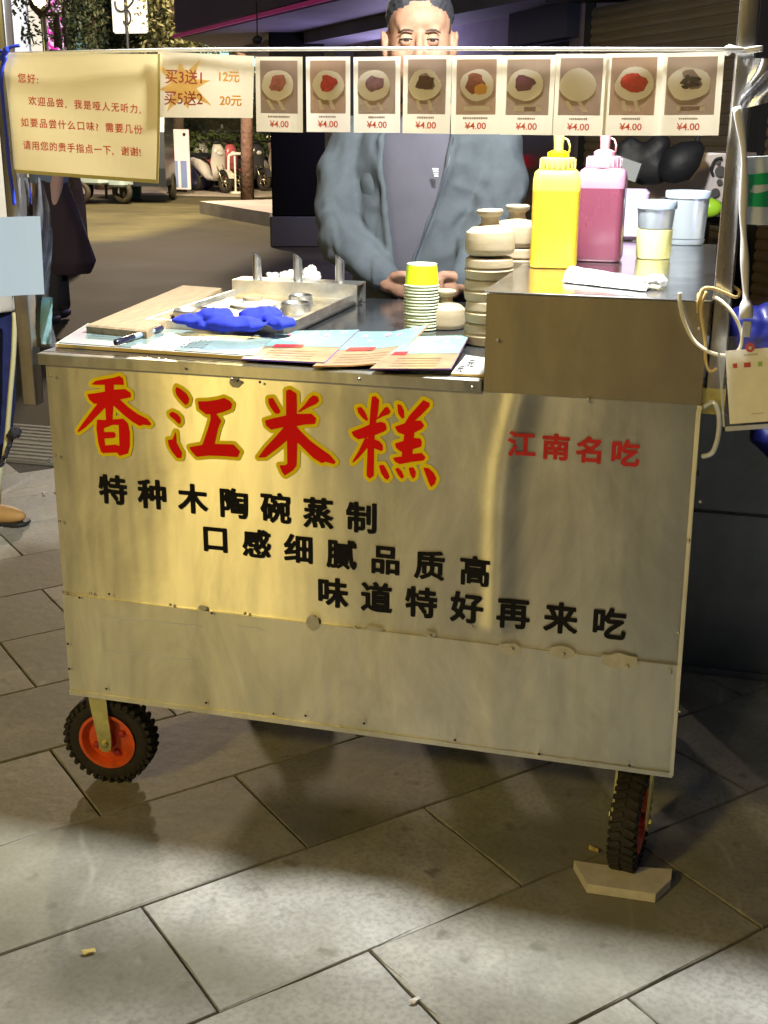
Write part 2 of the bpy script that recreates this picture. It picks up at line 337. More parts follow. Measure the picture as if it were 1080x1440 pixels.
# ribbed tactile strip
tb = obj('tactile_strip', MB().box((-3.3, 2.42, -.012), (4.6, 3.02, -.006)), m_tact, kind='structure')
for i in range(13):
    for r_ in range(2):
        x0 = -3.28+.6*i; y0 = 2.43+.30*r_
        mbx = MB().box((0, 0, -.006), (.592, .292, 0))
        for k in range(5): mbx.rbox((.0+.01, .02+k*.056, 0), (.582, .047+k*.056, .005), .003)
        if i == 0 and r_ == 0: rib = mbx.mesh('ribbed_tile', m_tact, 40)
        o = bpy.data.objects.new('ribbed_tile', rib); COL.objects.link(o); o.parent = tb; o.location = (x0, y0, 0)
obj('plaza_asphalt', MB().add([(-90, 3.04, -.004), (90, 3.04, -.004), (90, 120, -.004), (-90, 120, -.004)], [(0,1,2,3)]), m_asph, kind='structure')
obj('street_asphalt', MB().add([(-90, -60, -.004), (90, -60, -.004), (90, -1.92, -.004), (-90, -1.92, -.004)], [(0,1,2,3)]), m_pave, kind='structure')
obj('side_asphalt', MB().add([(-90, -1.92, -.008), (-3.3, -1.92, -.008), (-3.3, 3.04, -.008), (-90, 3.04, -.008)], [(0,1,2,3)]).add([(4.6, -1.92, -.008), (90, -1.92, -.008), (90, 3.04, -.008), (4.6, 3.04, -.008)], [(0,1,2,3)]), m_asph, kind='structure')
# raised platform with dark kerb
a, b = G(281, 300), G(392, 321); dv = (b-a).normalized(); a2 = a; bfar = b+dv*14
nrm = Vector((-dv.y, dv.x, 0)); nrm = nrm if nrm.y > 0 else -nrm
kb = MB(); hh = .19
poly = [a2, bfar, bfar+nrm*3.2, a2+nrm*3.2]
kb.rings([[Vector((p.x, p.y, -.002)) for p in poly], [Vector((p.x, p.y, hh)) for p in poly]])
obj('raised_platform', kb, m_kerb, kind='structure')
kt = MB(); ins = .03
kt.add([Vector((p.x, p.y, hh+.004)) for p in poly], [(0,1,2,3)])
obj('platform_paving', kt, m_pave, kind='structure')
far = [G(90, 287), G(500, 287)]
fp = MB().add([(-60, 17.0, 0), (-4.0, 21.5, 0), (-2, 60, 0), (-60, 60, 0)], [(0,1,2,3)])
obj('parking_pavement', fp, m_pave, kind='structure')
# ------------------------------------------------------------------ the cart
CB, CT, BT = .25, .995, 1.154      # cart bottom, counter, box top
W = 1.2694; DEP = .95; BX = .8905
def wav(x, z):
    return -.0012*math.exp(-((x-.24)/.09)**2)*1.0 - .0035*math.exp(-((x-(.925+.04*max(0, (z-.74)/.25)**2))/.028)**2)*(1 if z > .5 else .3) \
        - .0010*math.sin(x*7+1.3)*math.sin(z*5) - .0006*noise.noise(Vector((x*6, 0, z*3)))
def taper(x, z): return x+.013*max(0, (x/W))*(1-(z-CB)/(CT-CB)) if z < CT else x
cart = thing('food_cart', 'stainless steel rice cake cart with red and black Chinese lettering on its front', 'food cart', (0, 0, 0))
uvx = lambda co: (co.x, co.z)
def fp_f(x0, x1, z0, z1, y=0, wv=1):
    return lambda u, v: Vector((taper(x0+(x1-x0)*u, z0+(z1-z0)*v), y+wv*wav(x0+(x1-x0)*u, z0+(z1-z0)*v), z0+(z1-z0)*v))
SK = .477
mb = MB().grid(fp_f(0, W, SK-.004, CT-.0225), 150, 60)
front = obj('front_panel', mb, m_panel, cart, True, uvf=uvx)
mb = MB().grid(fp_f(0, W, CB, SK, -.005, .8), 100, 20)
# folded lower edge
mb.box((0, -.009, CB-.006), (W+.013, .012, CB+.004)); mb.box((.0, -.006, SK-.0008), (W+.008, .003, SK+.0004))
skirt = obj('lower_skirt', mb, m_skirt, cart, 30, uvf=uvx)
# carcass sides, back, floor
mb = MB().box((0, .004, CB), (.012, DEP, CT-.02)).box((W-.016, .004, CB+.01), (W-.004, DEP, CT-.02)).box((.012, DEP-.012, CB), (W-.012, DEP, CT-.02)).box((.012, .004, CB), (W-.016, DEP-.012, CB+.01))
obj('carcass', mb, m_post, cart)
mb = MB().rbox((-.012, -.010, CT-.024), (BX-.002, .012, CT-.001), .003)
obj('front_lip', mb, m_skirt, cart, 40, uvf=uvx)
mb = MB().box((-.010, .012, CT-.02), (BX-.002, DEP, CT))
obj('countertop', mb, m_counter, cart)
# upper box at the right
mb = MB().box((BX, -.004, CT-.022), (W+.004, .0, BT-.004))
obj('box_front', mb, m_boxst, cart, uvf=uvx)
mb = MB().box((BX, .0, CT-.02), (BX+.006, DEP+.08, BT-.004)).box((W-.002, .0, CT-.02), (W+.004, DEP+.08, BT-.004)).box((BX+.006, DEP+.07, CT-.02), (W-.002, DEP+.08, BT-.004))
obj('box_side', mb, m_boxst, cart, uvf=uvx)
mb = MB().rbox((BX-.006, -.008, BT-.004), (W+.008, DEP+.085, BT+.000), .003)
obj('box_top', mb, m_top, cart, 40)
obj('corner_trim', MB().box((W-.002, -.010, CT-.03), (W+.006, .02, CT-.022)).add([(W+.008,-.0115,CB),(W+.015,-.0115,CB),(W+.005,-.009,CT-.03),(W-.003,-.009,CT-.03)], [(0,1,2,3)]), m_skirt, cart)
# rivets
rv = MB()
def rivet(mbx, px, py, r=.0035, y=-.004):
    p = Y(px, py, y); mbx.lathe([(r, 0), (r*.9, r*.4), (r*.5, r*.75), (.0001, r*.85)], (0,0,0), 8, 0, T(p.x, y-abs(wav(p.x, p.z))-.0005, p.z) @ Matrix.Rotation(math.radians(90), 4, 'X'))
for p in ((326,533),(505,533),(664,545),(72,528),(78,640),(84,733),(89,832),(128,834),(240,850),(345,862),(700,478),(828,561),(664,880),(983,462),(985,705),(500,882),(605,893),(720,911),(792,919),(882,936),(943,945),(955,1000),(954,890),(968,760)): rivet(rv, *p, y=-.010 if p[1] > 830 else -.011)
obj('rivets', rv, m_rivet, cart, True, kind='stuff')
rv = MB()
for p in ((335,535),(366,537),(262,518),(112,840),(298,862),(96,905),(98,940),(150,968),(290,988),(385,1003),(512,1017),(640,1040),(758,1060),(885,1076),(430,1006),(154,835)): rivet(rv, *p, r=.0028, y=-.0105)
obj('rivet_holes', rv, m_rivd, cart, True, kind='stuff')
# whitish residue round the seam rivets
for (px, py, rx, ry) in ((440,876,.014,.017),(605,892,.012,.006),(718,912,.022,.012),(790,917,.026,.013),(872,930,.036,.016),(285,855,.010,.006),(525,884,.02,.005),(330,538,.012,.01)):
    p = Y(px, py, -.006); mbx = MB(); n = 26
    pts = [(p.x+rx*math.cos(2*math.pi*k/n)*(1+.30*noise.noise(Vector((px, k*.5, 0)))), (-.0066+.8*wav(p.x, p.z) if py > 600 else -.0035), p.z+ry*math.sin(2*math.pi*k/n)*(1+.35*noise.noise(Vector((py, k*.5, 3))))) for k in range(n)]
    mbx.add(pts, [tuple(range(n))]); obj('residue_patch', mbx, m_dust, skirt if py > 600 else front)
# scratches catching light
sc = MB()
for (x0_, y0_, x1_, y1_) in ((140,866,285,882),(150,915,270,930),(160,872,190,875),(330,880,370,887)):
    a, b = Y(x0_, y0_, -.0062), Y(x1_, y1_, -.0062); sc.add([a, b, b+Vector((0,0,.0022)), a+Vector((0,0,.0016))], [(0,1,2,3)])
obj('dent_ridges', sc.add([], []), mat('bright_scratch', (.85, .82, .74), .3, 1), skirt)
# ---- big brushed title from traced strokes, filled by marching squares
TITLE = [
 (90, 510, 7.714, [
  [(295,235),(340,200),(420,185),(540,165),(600,145),(635,170),(645,240),(530,238),(440,240),(340,240)],
  [(440,235),(535,235),(530,450),(520,625),(455,630),(445,480)],
  [(250,345),(330,335),(450,315),(540,295),(660,288),(720,330),(720,375),(600,400),(530,460),(440,450),(320,445),(270,400)],
  [(370,435),(470,430),(440,490),(330,600),(230,700),(150,755),(145,740),(200,660),(290,540)],
  [(520,400),(600,400),(700,490),(800,560),(900,610),(945,665),(930,680),(860,670),(820,685),(740,640),(650,570),(530,460)],
  [(355,620),(440,625),(425,760),(440,890),(430,985),(400,970),(370,870),(350,720)],
  [(355,620),(440,625),(640,610),(680,650),(600,675),(520,675),(420,715)],
  [(590,620),(640,610),(690,660),(710,760),(710,900),(690,985),(600,1010),(570,970),(600,900)],
  [(410,905),(560,890),(620,915),(600,975),(420,980)],
  [(400,755),(540,755),(560,790),(540,815),(400,825)]]),
 (220, 520, 8.308, [
  [(235,200),(290,230),(350,280),(383,340),(370,390),(340,410),(280,350),(235,290),(222,240)],
  [(150,510),(190,490),(240,515),(280,560),(285,610),(265,635),(210,580),(160,540)],
  [(135,820),(190,815),(225,725),(235,850),(270,920),(297,965),(290,1028),(245,1028),(180,950),(145,880)],
  [(487,370),(600,368),(720,350),(790,330),(850,360),(883,400),(870,455),(780,490),(690,515),(580,518),(500,455)],
  [(630,490),(690,505),(755,595),(720,680),(670,890),(530,900),(600,700),(635,580)],
  [(385,905),(540,878),(700,868),(900,875),(975,955),(945,1020),(800,1008),(620,1000),(470,1015),(410,950)]]),
 (350, 530, 7.714, [
  [(215,235),(260,230),(300,300),(340,370),(325,400),(285,395),(230,320),(212,270)],
  [(530,380),(600,310),(660,230),(700,200),(745,215),(760,255),(730,290),(640,330),(560,375)],
  [(405,150),(445,135),(515,180),(520,300),(515,500),(525,700),(515,960),(480,1010),(390,1068),(365,1040),(330,960),(400,958),(418,940),(415,700),(405,400)],
  [(175,475),(260,450),(400,420),(520,403),(680,400),(728,450),(715,510),(600,515),(500,535),(385,540),(240,570),(190,530)],
  [(385,540),(440,520),(420,680),(300,780),(180,870),(100,875),(170,780),(290,650)],
  [(500,520),(560,590),(660,690),(780,780),(880,850),(940,925),(920,945),(830,920),(790,935),(700,880),(620,800),(520,700),(480,600)]]),
 (480, 540, 7.2, [
  [(310,130),(345,125),(380,165),(365,300),(340,420),(335,500),(328,660),(325,930),(285,960),(255,930),(265,660),(285,400),(295,250)],
  [(160,240),(200,235),(240,290),(268,360),(255,375),(215,345),(170,290)],
  [(355,360),(400,290),(440,240),(465,232),(495,280),(480,305),(420,325)],
  [(105,485),(200,450),(290,410),(400,385),(440,400),(457,455),(430,480),(345,515),(240,545),(170,560),(120,525)],
  [(240,545),(290,560),(250,660),(180,740),(115,800),(115,780),(170,690)],
  [(325,560),(380,580),(415,620),(418,670),(400,680),(320,645)],
  [(565,205),(600,215),(630,270),(632,345),(610,350),(575,300)],
  [(640,400),(690,320),(780,220),(830,165),(890,195),(890,225),(810,310),(730,380),(680,450)],
  [(540,435),(640,400),(740,375),(800,372),(835,420),(810,455),(740,490),(640,515),(570,490)],
  [(640,480),(735,480),(730,560),(715,720),(610,730),(630,560)],
  [(540,605),(640,575),(740,550),(795,553),(812,590),(805,635),(720,660),(600,685),(555,650)],
  [(522,750),(610,735),(730,710),(810,700),(850,745),(830,775),(700,790),(590,812),(545,790)],
  [(380,825),(425,820),(460,880),(485,940),(465,970),(440,960),(400,900)],
  [(543,860),(575,850),(610,890),(632,940),(610,960),(580,930)],
  [(680,850),(725,845),(750,890),(745,940),(720,958),(695,910)],
  [(830,850),(880,855),(930,900),(960,960),(940,1015),(905,1042),(885,1000)]])]
def sdf_polys(polys, X, Z):
    F = np.full(X.shape, 9.0)
    for P in polys:
        P = np.array(P); d = np.full(X.shape, 9.0); ins = np.zeros(X.shape, bool)
        for i in range(len(P)):
            a, b = P[i-1], P[i]; e = b-a; t = np.clip(((X-a[0])*e[0]+(Z-a[1])*e[1])/(e@e), 0, 1)
            d = np.minimum(d, np.hypot(X-a[0]-t*e[0], Z-a[1]-t*e[1]))
            c = (a[1] > Z) != (b[1] > Z)
            with np.errstate(divide='ignore', invalid='ignore'):
                xi = a[0]+(Z-a[1])*(b[0]-a[0])/(b[1]-a[1] if b[1] != a[1] else 1e-9)
            ins ^= c & (X < xi)
        F = np.minimum(F, np.where(ins, -d, d))
    return F
def marching(F, X, Z, lvl, mapf):
    mbx = MB(); idx = {}
    def vid(key, x, z):
        if key not in idx: idx[key] = len(mbx.v); mbx.v.append(tuple(mapf(x, z)))
        return idx[key]
    Fv = F-lvl; ny, nx = F.shape
    for j in range(ny-1):
        for i in range(nx-1):
            c = ((j, i), (j, i+1), (j+1, i+1), (j+1, i)); f = [Fv[q_] for q_ in c]
            if min(f) > 0: continue
            poly = []
            for k in range(4):
                p, q_ = c[k], c[(k+1) % 4]; fa, fb = f[k], f[(k+1) % 4]
                if fa <= 0: poly.append(vid(p, X[p], Z[p]))
                if (fa <= 0) != (fb <= 0):
                    t = fa/(fa-fb); key = (min(p, q_), max(p, q_)); poly.append(vid(key, X[p]+(X[q_]-X[p])*t, Z[p]+(Z[q_]-Z[p])*t))
            if len(poly) > 2: mbx.f.append(tuple(poly)); mbx.m.append(0)
    return mbx
hz = .0016
for (ox, oy, sc_, polys) in TITLE:
    PP = [[(lambda p: (p.x, p.z))(Y(ox+x/sc_, oy+y/sc_, -.003)) for x, y in P] for P in polys]
    xs = [p[0] for P in PP for p in P]; zs = [p[1] for P in PP for p in P]
    X, Z = np.meshgrid(np.arange(min(xs)-.012, max(xs)+.013, hz), np.arange(min(zs)-.012, max(zs)+.013, hz))
    F = sdf_polys(PP, X, Z)
    oy_ = marching(F, X, Z, .0072, lambda x, z: (x, wav(x, z)-.0014, z)); obj('title_outline', oy_, m_yel, front)
    orr = marching(F, X, Z, 0.0003, lambda x, z: (x, wav(x, z)-.0024, z)); obj('title_character', orr, m_red, front)
mp_ = lambda x, z: Vector((x, wav(x, z)-.0022, z))
GS = {}
def bold_glyph(ch, off, res=.018):      # emboldened outline from the signed distance to the glyph's boundary
    key = (ch, off)
    if key in GS: return GS[key]
    vs, fs = glyph(ch, 0); ec_ = {}
    for f_ in fs:
        for i in range(len(f_)):
            e = (f_[i-1], f_[i]); k = (min(e), max(e)); ec_[k] = ec_.get(k, 0)+1
    # weld doubled points so that inner edges cancel
    E2 = {}
    for k, c in ec_.items():
        a_, b_ = tuple(round(q, 5) for q in vs[k[0]]), tuple(round(q, 5) for q in vs[k[1]]); kk = (min(a_, b_), max(a_, b_)); E2[kk] = E2.get(kk, 0)+c
    ed_ = [(np.array(k[0]), np.array(k[1])) for k, c in E2.items() if c % 2 == 1 and k[0] != k[1]]
    X, Z = np.meshgrid(np.arange(-.07, 1.08, res)+.00137, np.arange(-.19, .96, res)+.00119); d = np.full(X.shape, 9.0); ins = np.zeros(X.shape, bool)
    for a_, b_ in ed_:
        e = b_-a_; t = np.clip(((X-a_[0])*e[0]+(Z-a_[1])*e[1])/(e@e), 0, 1); d = np.minimum(d, np.hypot(X-a_[0]-t*e[0], Z-a_[1]-t*e[1]))
        if a_[1] != b_[1]: ins ^= ((a_[1] > Z) != (b_[1] > Z)) & (X < a_[0]+(Z-a_[1])*(b_[0]-a_[0])/(b_[1]-a_[1]))
    m_ = marching(np.where(ins, -d, d), X, Z, off, lambda x, z: (x, z, 0)); GS[key] = ([(v[0], v[1]) for v in m_.v], m_.f); return GS[key]
def put_bold(mbx, ch, cx, cz, size, off, mapf, sx=1.0, res=.018):
    vs, fs = bold_glyph(ch, off, res); mbx.add([mapf(cx+(v[0]-.5)*size*sx, cz+(v[1]-.37)*size) for v in vs], fs)
def line(chars, a, b, size, off, m, sx=1.0):
    for i, ch in enumerate(chars):
        t = i/(len(chars)-1); mbx = MB(); put_bold(mbx, ch, a[0]+(b[0]-a[0])*t, a[1]+(b[1]-a[1])*t, size, off, mp_, sx); obj('letter', mbx, m, front, kind='stuff' if False else None)
line('特种木陶碗蒸制', (.132, .720), (.660, .709), .064, .032, m_blk)
line('口感细腻品质高', (.353, .636), (.885, .623), .062, .032, m_blk)
line('味道特好再来吃', (.600, .547), (1.143, .545), .065, .034, m_blk)
line('江南名吃', (.964, .879), (1.150, .876), .050, .035, m_red2, 1.05)
# wheels
def wheel(parent, c, rz, R=.105, wd=.05):
    M = T(*c) @ RZ(rz)      # axle along local Y
    RX = M @ Matrix.Rotation(math.radians(90), 4, 'X')
    ty = MB(); w2 = wd/2
    prof = [(.062, -w2*.7), (.072, -w2*.95), (.088, -w2), (.098, -w2*.86), (R-.004, -w2*.5), (R-.003, 0), (R-.004, w2*.5), (.098, w2*.86), (.088, w2), (.072, w2*.95), (.062, w2*.7), (.060, 0), (.062, -w2*.7)]
    ty.lathe(prof, (0,0,0), 40, 0, RX, cap=False)
    for k in range(34):
        a = 2*math.pi*k/34
        for s_ in (-1, 1):
            aa = a+(math.pi/34 if s_ > 0 else 0)
            ML = M @ Matrix.Rotation(aa, 4, 'Y') @ T(0, s_*w2*.52, R-.004) @ RZ(s_*.35)
            ty.rbox((-.0052, -w2*.48, -.006), (.0052, w2*.46, .005), .002, 0, ML, 1)
            MS = M @ Matrix.Rotation(aa, 4, 'Y') @ T(0, s_*w2*.90, .0935) @ Matrix.Rotation(s_*-.9, 4, 'X')
            ty.box((-.0045, -.004, -.006), (.0045, .0035, .006), 0, MS)
    t = obj('tyre', ty, m_rubber, parent, 35)
    rm = MB(); rm.lathe([(.064, -.024), (.067, -.026), (.060, -.026), (.055, -.018), (.052, -.008), (.020, -.012), (.018, -.02), (.018, .02), (.020, .012), (.052, .008), (.055, .018), (.060, .026), (.067, .026), (.064, .024)], (0,0,0), 36, 0, RX, cap=False)
    r = obj('rim', rm, m_orange, parent, 35)
    hb = MB()
    for k in range(4):
        a = 2*math.pi*k/4+.5
        for s_ in (-1, 1): hb.lathe([(.008, -.004), (.008, .004), (.004, .006)], (0,0,0), 6, 0, RX @ T(.036*math.cos(a), .036*math.sin(a), s_*.013))
    hb.lathe([(.016, -.032), (.016, .032)], (0,0,0), 14, 0, RX)
    obj('hub', hb, m_hub, parent, 35)
def caster(loc, rz, off, zc=.105):
    t = bpy.data.objects.new('caster', None); COL.objects.link(t); t.parent = cart
    c = Vector(loc); d = RZ(rz) @ Vector((1, 0, 0)); n = RZ(rz) @ Vector((0, 1, 0))
    wc = c+d*off; wc.z = zc
    wheel(t, wc, rz)
    fk = MB(); M = T(c.x, c.y, 0) @ RZ(rz)
    fk.box((-.04, -.045, CB-.004), (.04, .045, CB+.003), 0, M)
    fk.rbox((-.03, -.036, CB-.018), (.03, .036, CB-.004), .01, 0, M)
    for s_ in (-1, 1):
        y0 = s_*.034; th = .0025
        ring = []
        for (x, z, hw) in ((0, CB-.012, .022), (off*.4, .18, .019), (off, zc+.01, .016), (off, zc-.012, .014), (off, zc-.02, .006)):
            ring.append([M @ Vector((x-hw, y0-th, z)), M @ Vector((x+hw, y0-th, z)), M @ Vector((x+hw, y0+th, z)), M @ Vector((x-hw, y0+th, z))])
        fk.rings(ring)
        fk.lathe([(.008, 0), (.008, .006), (.004, .008)], (0,0,0), 6, 0, M @ T(off, y0+s_*.002, zc) @ Matrix.Rotation(math.radians(-90*s_), 4, 'X'))
    obj('fork', fk, m_zinc, t, 35)
    return t
pl = Y(157, 1045, .075); caster((pl.x-.012, .075, 0), math.radians(4), .012)
pr = Y(890, 1150, .06); caster((1.212, .085, 0), math.radians(84), -.03)
caster((.10, DEP-.09, 0), .3, .04); caster((W-.25, DEP-.12, 0), .2, .04)
# under-cart dark shelf
obj('under_shelf', MB().box((.45, .30, CB-.03), (W-.05, DEP-.05, CB-.002)), m_cab, cart)
# tile chip wedged in front of the wheel
ch = MB(); pts = [G(*p, z=.022) for p in ((807,1210),(848,1216),(945,1222),(944,1236),(922,1257),(826,1243))]
ch.rings([[Vector((p.x, p.y, .002)) for p in pts], [Vector((p.x, p.y, .018)) for p in pts], [Vector((p.x, p.y, .022))*1 for p in pts]])
obj('tile_chip', ch, m_tile, label='broken pale stone tile lying against the right front cart wheel', cat='tile')
# canopy posts and rail (parts of the cart)
def post(x, y, z0, z1, s=.032):
    mbx = MB().rbox((x-s/2, y-s/2, z0), (x+s/2, y+s/2, z1), .004); return obj('canopy_post', mbx, m_post, cart, 40)
post(W+.024, .03, .985, 2.3); post(-.052, .03, .88, 2.3)
obj('canopy_frame', MB().box((-.07, .012, 2.3), (W+.05, .048, 2.33)).box((.935, .048, 2.3), (.965, .23, 2.325)), m_post, cart)
obj('card_rail', MB().tube([(-.04, -.018, 1.551), (.3, -.018, 1.5555), (.7, -.018, 1.5545), (W+.02, -.018, 1.549)], .0030, 8), m_white, cart, True)
# lamp bulb hanging from the canopy
bl = thing('canopy_lamp', 'white bulb hanging under the cart canopy above the bottles', 'lamp', (.95, .18, 2.12))
obj('lamp_cap', MB().lathe([(.02, .07), (.02, .12), (.004, .18)], (0,0,0), 12), m_white, bl, True)
obj('bulb', MB().lathe([(.012, .065), (.012, .07), (.02, .07), (.02, .072)], (0,0,0), 12), m_white, bl, True)
# corrugated post clamp
# ------------------------------------------------------------------ hanging cards
def card_map(cx, cz, w_, h_, y, tilt=0, bow=0, skew=0):
    ct, st = math.cos(tilt), math.sin(tilt)
    def f(u, v, dy=0):
        x = cx+u*ct-v*st; z = cz+u*st+v*ct
        return Vector((x, y+bow*(4*(u/w_)**2-1)+dy+.0015*math.sin(u*60+cx*30), z))
    return f
m_photo = [paper('photo_wood_tone', c, .5) for c in ((.44, .34, .30), (.50, .36, .28), (.46, .37, .32))]
m_bowlp = paper('printed_bowl', (.95, .92, .88), .1); m_bowls = paper('printed_bowl_edge', (.50, .38, .30), .4)
m_stick = paper('printed_napkin', (.86, .78, .72), .1)
tops = [((.42, .12, .12), 'pale pink fruit topping'), ((.55, .04, .05), 'bright red jam topping'), ((.20, .09, .12), 'purple sauce in a small square'), ((.10, .035, .035), 'dark maroon bean topping'),
        ((.28, .09, .05), 'half brown half orange topping'), ((.15, .04, .07), 'plum coloured topping'), ((.66, .58, .50), 'plain white cake'), ((.50, .035, .02), 'wide red jam topping'), ((.06, .04, .03), 'scattered black sesame topping')]
cx_ = [(358,427,80,186),(430,493,80,186),(497,563,80,187),(567,633,78,188),(636,703,78,189),(706,778,78,190),(781,850,76,191),(853,926,75,191),(931,1010,74,191)]
ordn = ['first', 'second', 'third', 'fourth', 'fifth', 'sixth', 'seventh', 'eighth', 'ninth']
for k, (xa, xb, ya, yb) in enumerate(cx_):
    p0 = Y(xa, ya, -.03); p1 = Y(xb, yb, -.03); cxx = (p0.x+p1.x)/2; czz = (p0.z+p1.z)/2; w_ = p1.x-p0.x-.001; h_ = p0.z-p1.z
    tl = (-.01, .0, .006, -.004, 0.006, 0, -.004, .004, .012)[k]; f = card_map(cxx, czz, w_, h_, -.030-.0012*(k % 2), tl, .002)
    mbx = MB(); n = 8
    mbx.grid(lambda u, v: f((u-.5)*w_, (v-.5)*h_, 0), n, 4)
    c = obj('menu_card', mbx, m_cream if k not in (1, 2) else m_cream2, label='%s menu card from the left on the rail, showing %s' % (ordn[k], tops[k][1]), cat='menu card', group='hanging menu cards priced 4.00')
    pw, ph = w_*.80, h_*.70; pc = (0, h_*.10)
    mbx = MB().grid(lambda u, v: f((u-.5)*pw+pc[0], (v-.5)*ph+pc[1], -.0006), 6, 1); obj('photo_print', mbx, m_photo[k % 3], c)
    # printed bowl, topping, napkin
    bx, bz = (-.002+.004*math.sin(k*2), h_*.12); rx, rz_ = w_*.37, h_*.225
    def blob(rx, rz_, n, amp, seed, cx0, cz0, dy, ang=0):
        o = []
        for i in range(n):
            a = 2*math.pi*i/n; r_ = 1+amp*noise.noise(Vector((math.cos(a)*1.5+seed, math.sin(a)*1.5, seed*2.3)))
            o.append(f(cx0+rx*r_*math.cos(a+ang), cz0+rz_*r_*math.sin(a+ang), dy))
        return MB().add(o, [tuple(range(n))])
    # octagonal wooden bowl seen from above
    obj('bowl_print', blob(rx, rz_*1.04, 8, .05, k, bx, bz-.004, -.0011, .39), m_bowls, c)
    obj('cake_print', blob(rx*.93, rz_*.9, 20, .1, k+9, bx, bz+.001, -.0016), m_bowlp, c)
    if k != 6:
        mt = mat('topping_print', tops[k][0], .5, nz=(160, .4))
        if k == 8:
            for q_ in range(9):
                a = q_*2.4; obj('topping_print', blob(.004+.002*(q_ % 3), .0035, 7, .6, q_, bx+.012*math.cos(a)*(.4+.08*q_), bz+.004+.009*math.sin(a)*(.4+.08*q_), -.0021), mt, c)
        else: obj('topping_print', blob(rx*(.62 if k == 7 else .5), rz_*.5, 14, .5, k+21, bx-(.004 if k == 4 else 0), bz+.004, -.0021), mt, c)
        if k == 4: obj('topping_print', blob(rx*.35, rz_*.35, 14, .3, 50, bx+.006, bz-.006, -.0026), m_org, c)
    st = MB()
    for q_ in range(2):
        x0 = -.014+.020*q_; z0 = -h_*.20; ax = .006 if k % 2 else .012
        if k in (4, 5, 8): 
            if q_: continue
            st.add([f(-.02, z0, -.0013), f(.024, z0, -.0013), f(.024, z0+.007, -.0013), f(-.02, z0+.007, -.0013)], [(0,1,2,3)])
        else: st.add([f(x0, z0, -.0013), f(x0+.008, z0, -.0013), f(x0+.008-ax, z0+.016, -.0013), f(x0-ax+.002, z0+.016, -.0013)], [(0,1,2,3)])
    obj('napkin_print', st, m_stick, c)
    tx = MB(); put_text(tx, '¥4.00', .0150, .018, lambda u, v: f(u, v, -.0008), (0, -h_*.39), 1.05); obj('price_lettering', tx, m_tred, c)
    tx = MB(); nm = 7 if k in (0, 4) else 5
    for q_ in range(nm*2):
        u0 = (q_-nm)*.0030; hh_ = .0026+.0012*random.random(); tx.add([f(u0, -h_*.295-hh_/2, -.0008), f(u0+.0021, -h_*.295-hh_/2, -.0008), f(u0+.0021, -h_*.295+hh_/2, -.0008), f(u0, -h_*.295+hh_/2, -.0008)], [(0,1,2,3)])
    obj('caption_print', tx, m_tbr, c)
# promotion card
def quad_map(p00, p10, p11, p01, bowf=None):   # bilinear patch: u right, v up
    def f(u, v, dy=0):
        p = (p00*(1-u)+p10*u)*(1-v)+(p01*(1-u)+p11*u)*v
        return p+Vector((0, dy+(bowf(u, v) if bowf else 0), 0))
    return f
f = quad_map(Y(222,165,-.028), Y(356,166,-.028), Y(358,79,-.028), Y(222,72,-.028), lambda u, v: .002*math.sin(u*5))
pc = obj('promotion_card', MB().grid(lambda u, v: f(u, v), 10, 4), m_prom, label='cream offer card with orange starburst, right of the large notice', cat='sign')
star = MB(); ps = []
for i in range(16):
    a = 2*math.pi*i/16+.2; r_ = (.36 if i % 2 == 0 else .17); r_ *= (1, .9, 1.1, 1, .8, 1, 1.2, 1, .9, 1, 1.1, 1, .85, 1, 1.25, 1)[i]
    ps.append(f(.27+r_*.80*math.cos(a), .50+r_*1.25*math.sin(a), -.0006))
star.add(ps+[f(.27, .5, -.0006)], [(i, (i+1) % 16, 16) for i in range(16)]); obj('starburst_print', star, m_star, pc)
tx = MB(); wdt = (f(1, 0)-f(0, 0)).length; hgt = (f(0, 1)-f(0, 0)).length
fm = lambda u, v: f(u/wdt, v/hgt, -.0012)
put_text(tx, '买3送1', .0265, .012, fm, (.27*wdt, .63*hgt), .95); put_text(tx, '买5送2', .0265, .012, fm, (.27*wdt, .30*hgt), .95); obj('offer_lettering', tx, m_tdk, pc)
tx = MB(); put_text(tx, '12元', .0215, .025, fm, (.75*wdt, .66*hgt)); put_text(tx, '20元', .0215, .025, fm, (.77*wdt, .28*hgt)); obj('offer_price', tx, m_org, pc)
# large notice
f = quad_map(Y(20,243,-.036), Y(223,258,-.036), Y(226,76,-.036), Y(4,74,-.036), lambda u, v: -.004*math.sin(u*3.1)+.002*math.sin(v*4+u*6))
nt_ = obj('greeting_notice', MB().grid(lambda u, v: f(u, v), 20, 12), m_notice, label='large yellow laminated notice with four lines of red Chinese text', cat='sign')
wdt = (f(1, 0)-f(0, 0)).length; hgt = (f(0, 1)-f(0, 0)).length
def nm_(px, py):
    p = Y(px, py, -.036); a = f(0, 0); 
    return p
tx = MB()
def nline(s, p0, p1, size):
    n = len(s)
    for i, ch in enumerate(s):
        t = i/(n-1); p = Y(p0[0]+(p1[0]-p0[0])*t, p0[1]+(p1[1]-p0[1])*t, -.036)
        vs, fs = bold_glyph(ch, .016, .022)
        tx.add([Vector((p.x+(v[0]-.5)*size, -.0395-.004*math.sin(max(0, min(1, (p.x+.03)/.32))*3.1)+.0, p.z+(v[1]-.37)*size)) for v in vs], fs)
nline('您好:', (33, 110), (60, 112), .0175)
nline('欢迎品尝,我是哑人无听力,', (48, 142), (203, 154), .0165)
nline('如要品尝什么口味?需要几份', (37, 172), (196, 182), .0170)
nline('请用您的贵手指点一下,谢谢!', (40, 204), (203, 214), .0170)
obj('notice_lettering', tx, m_tred, nt_)
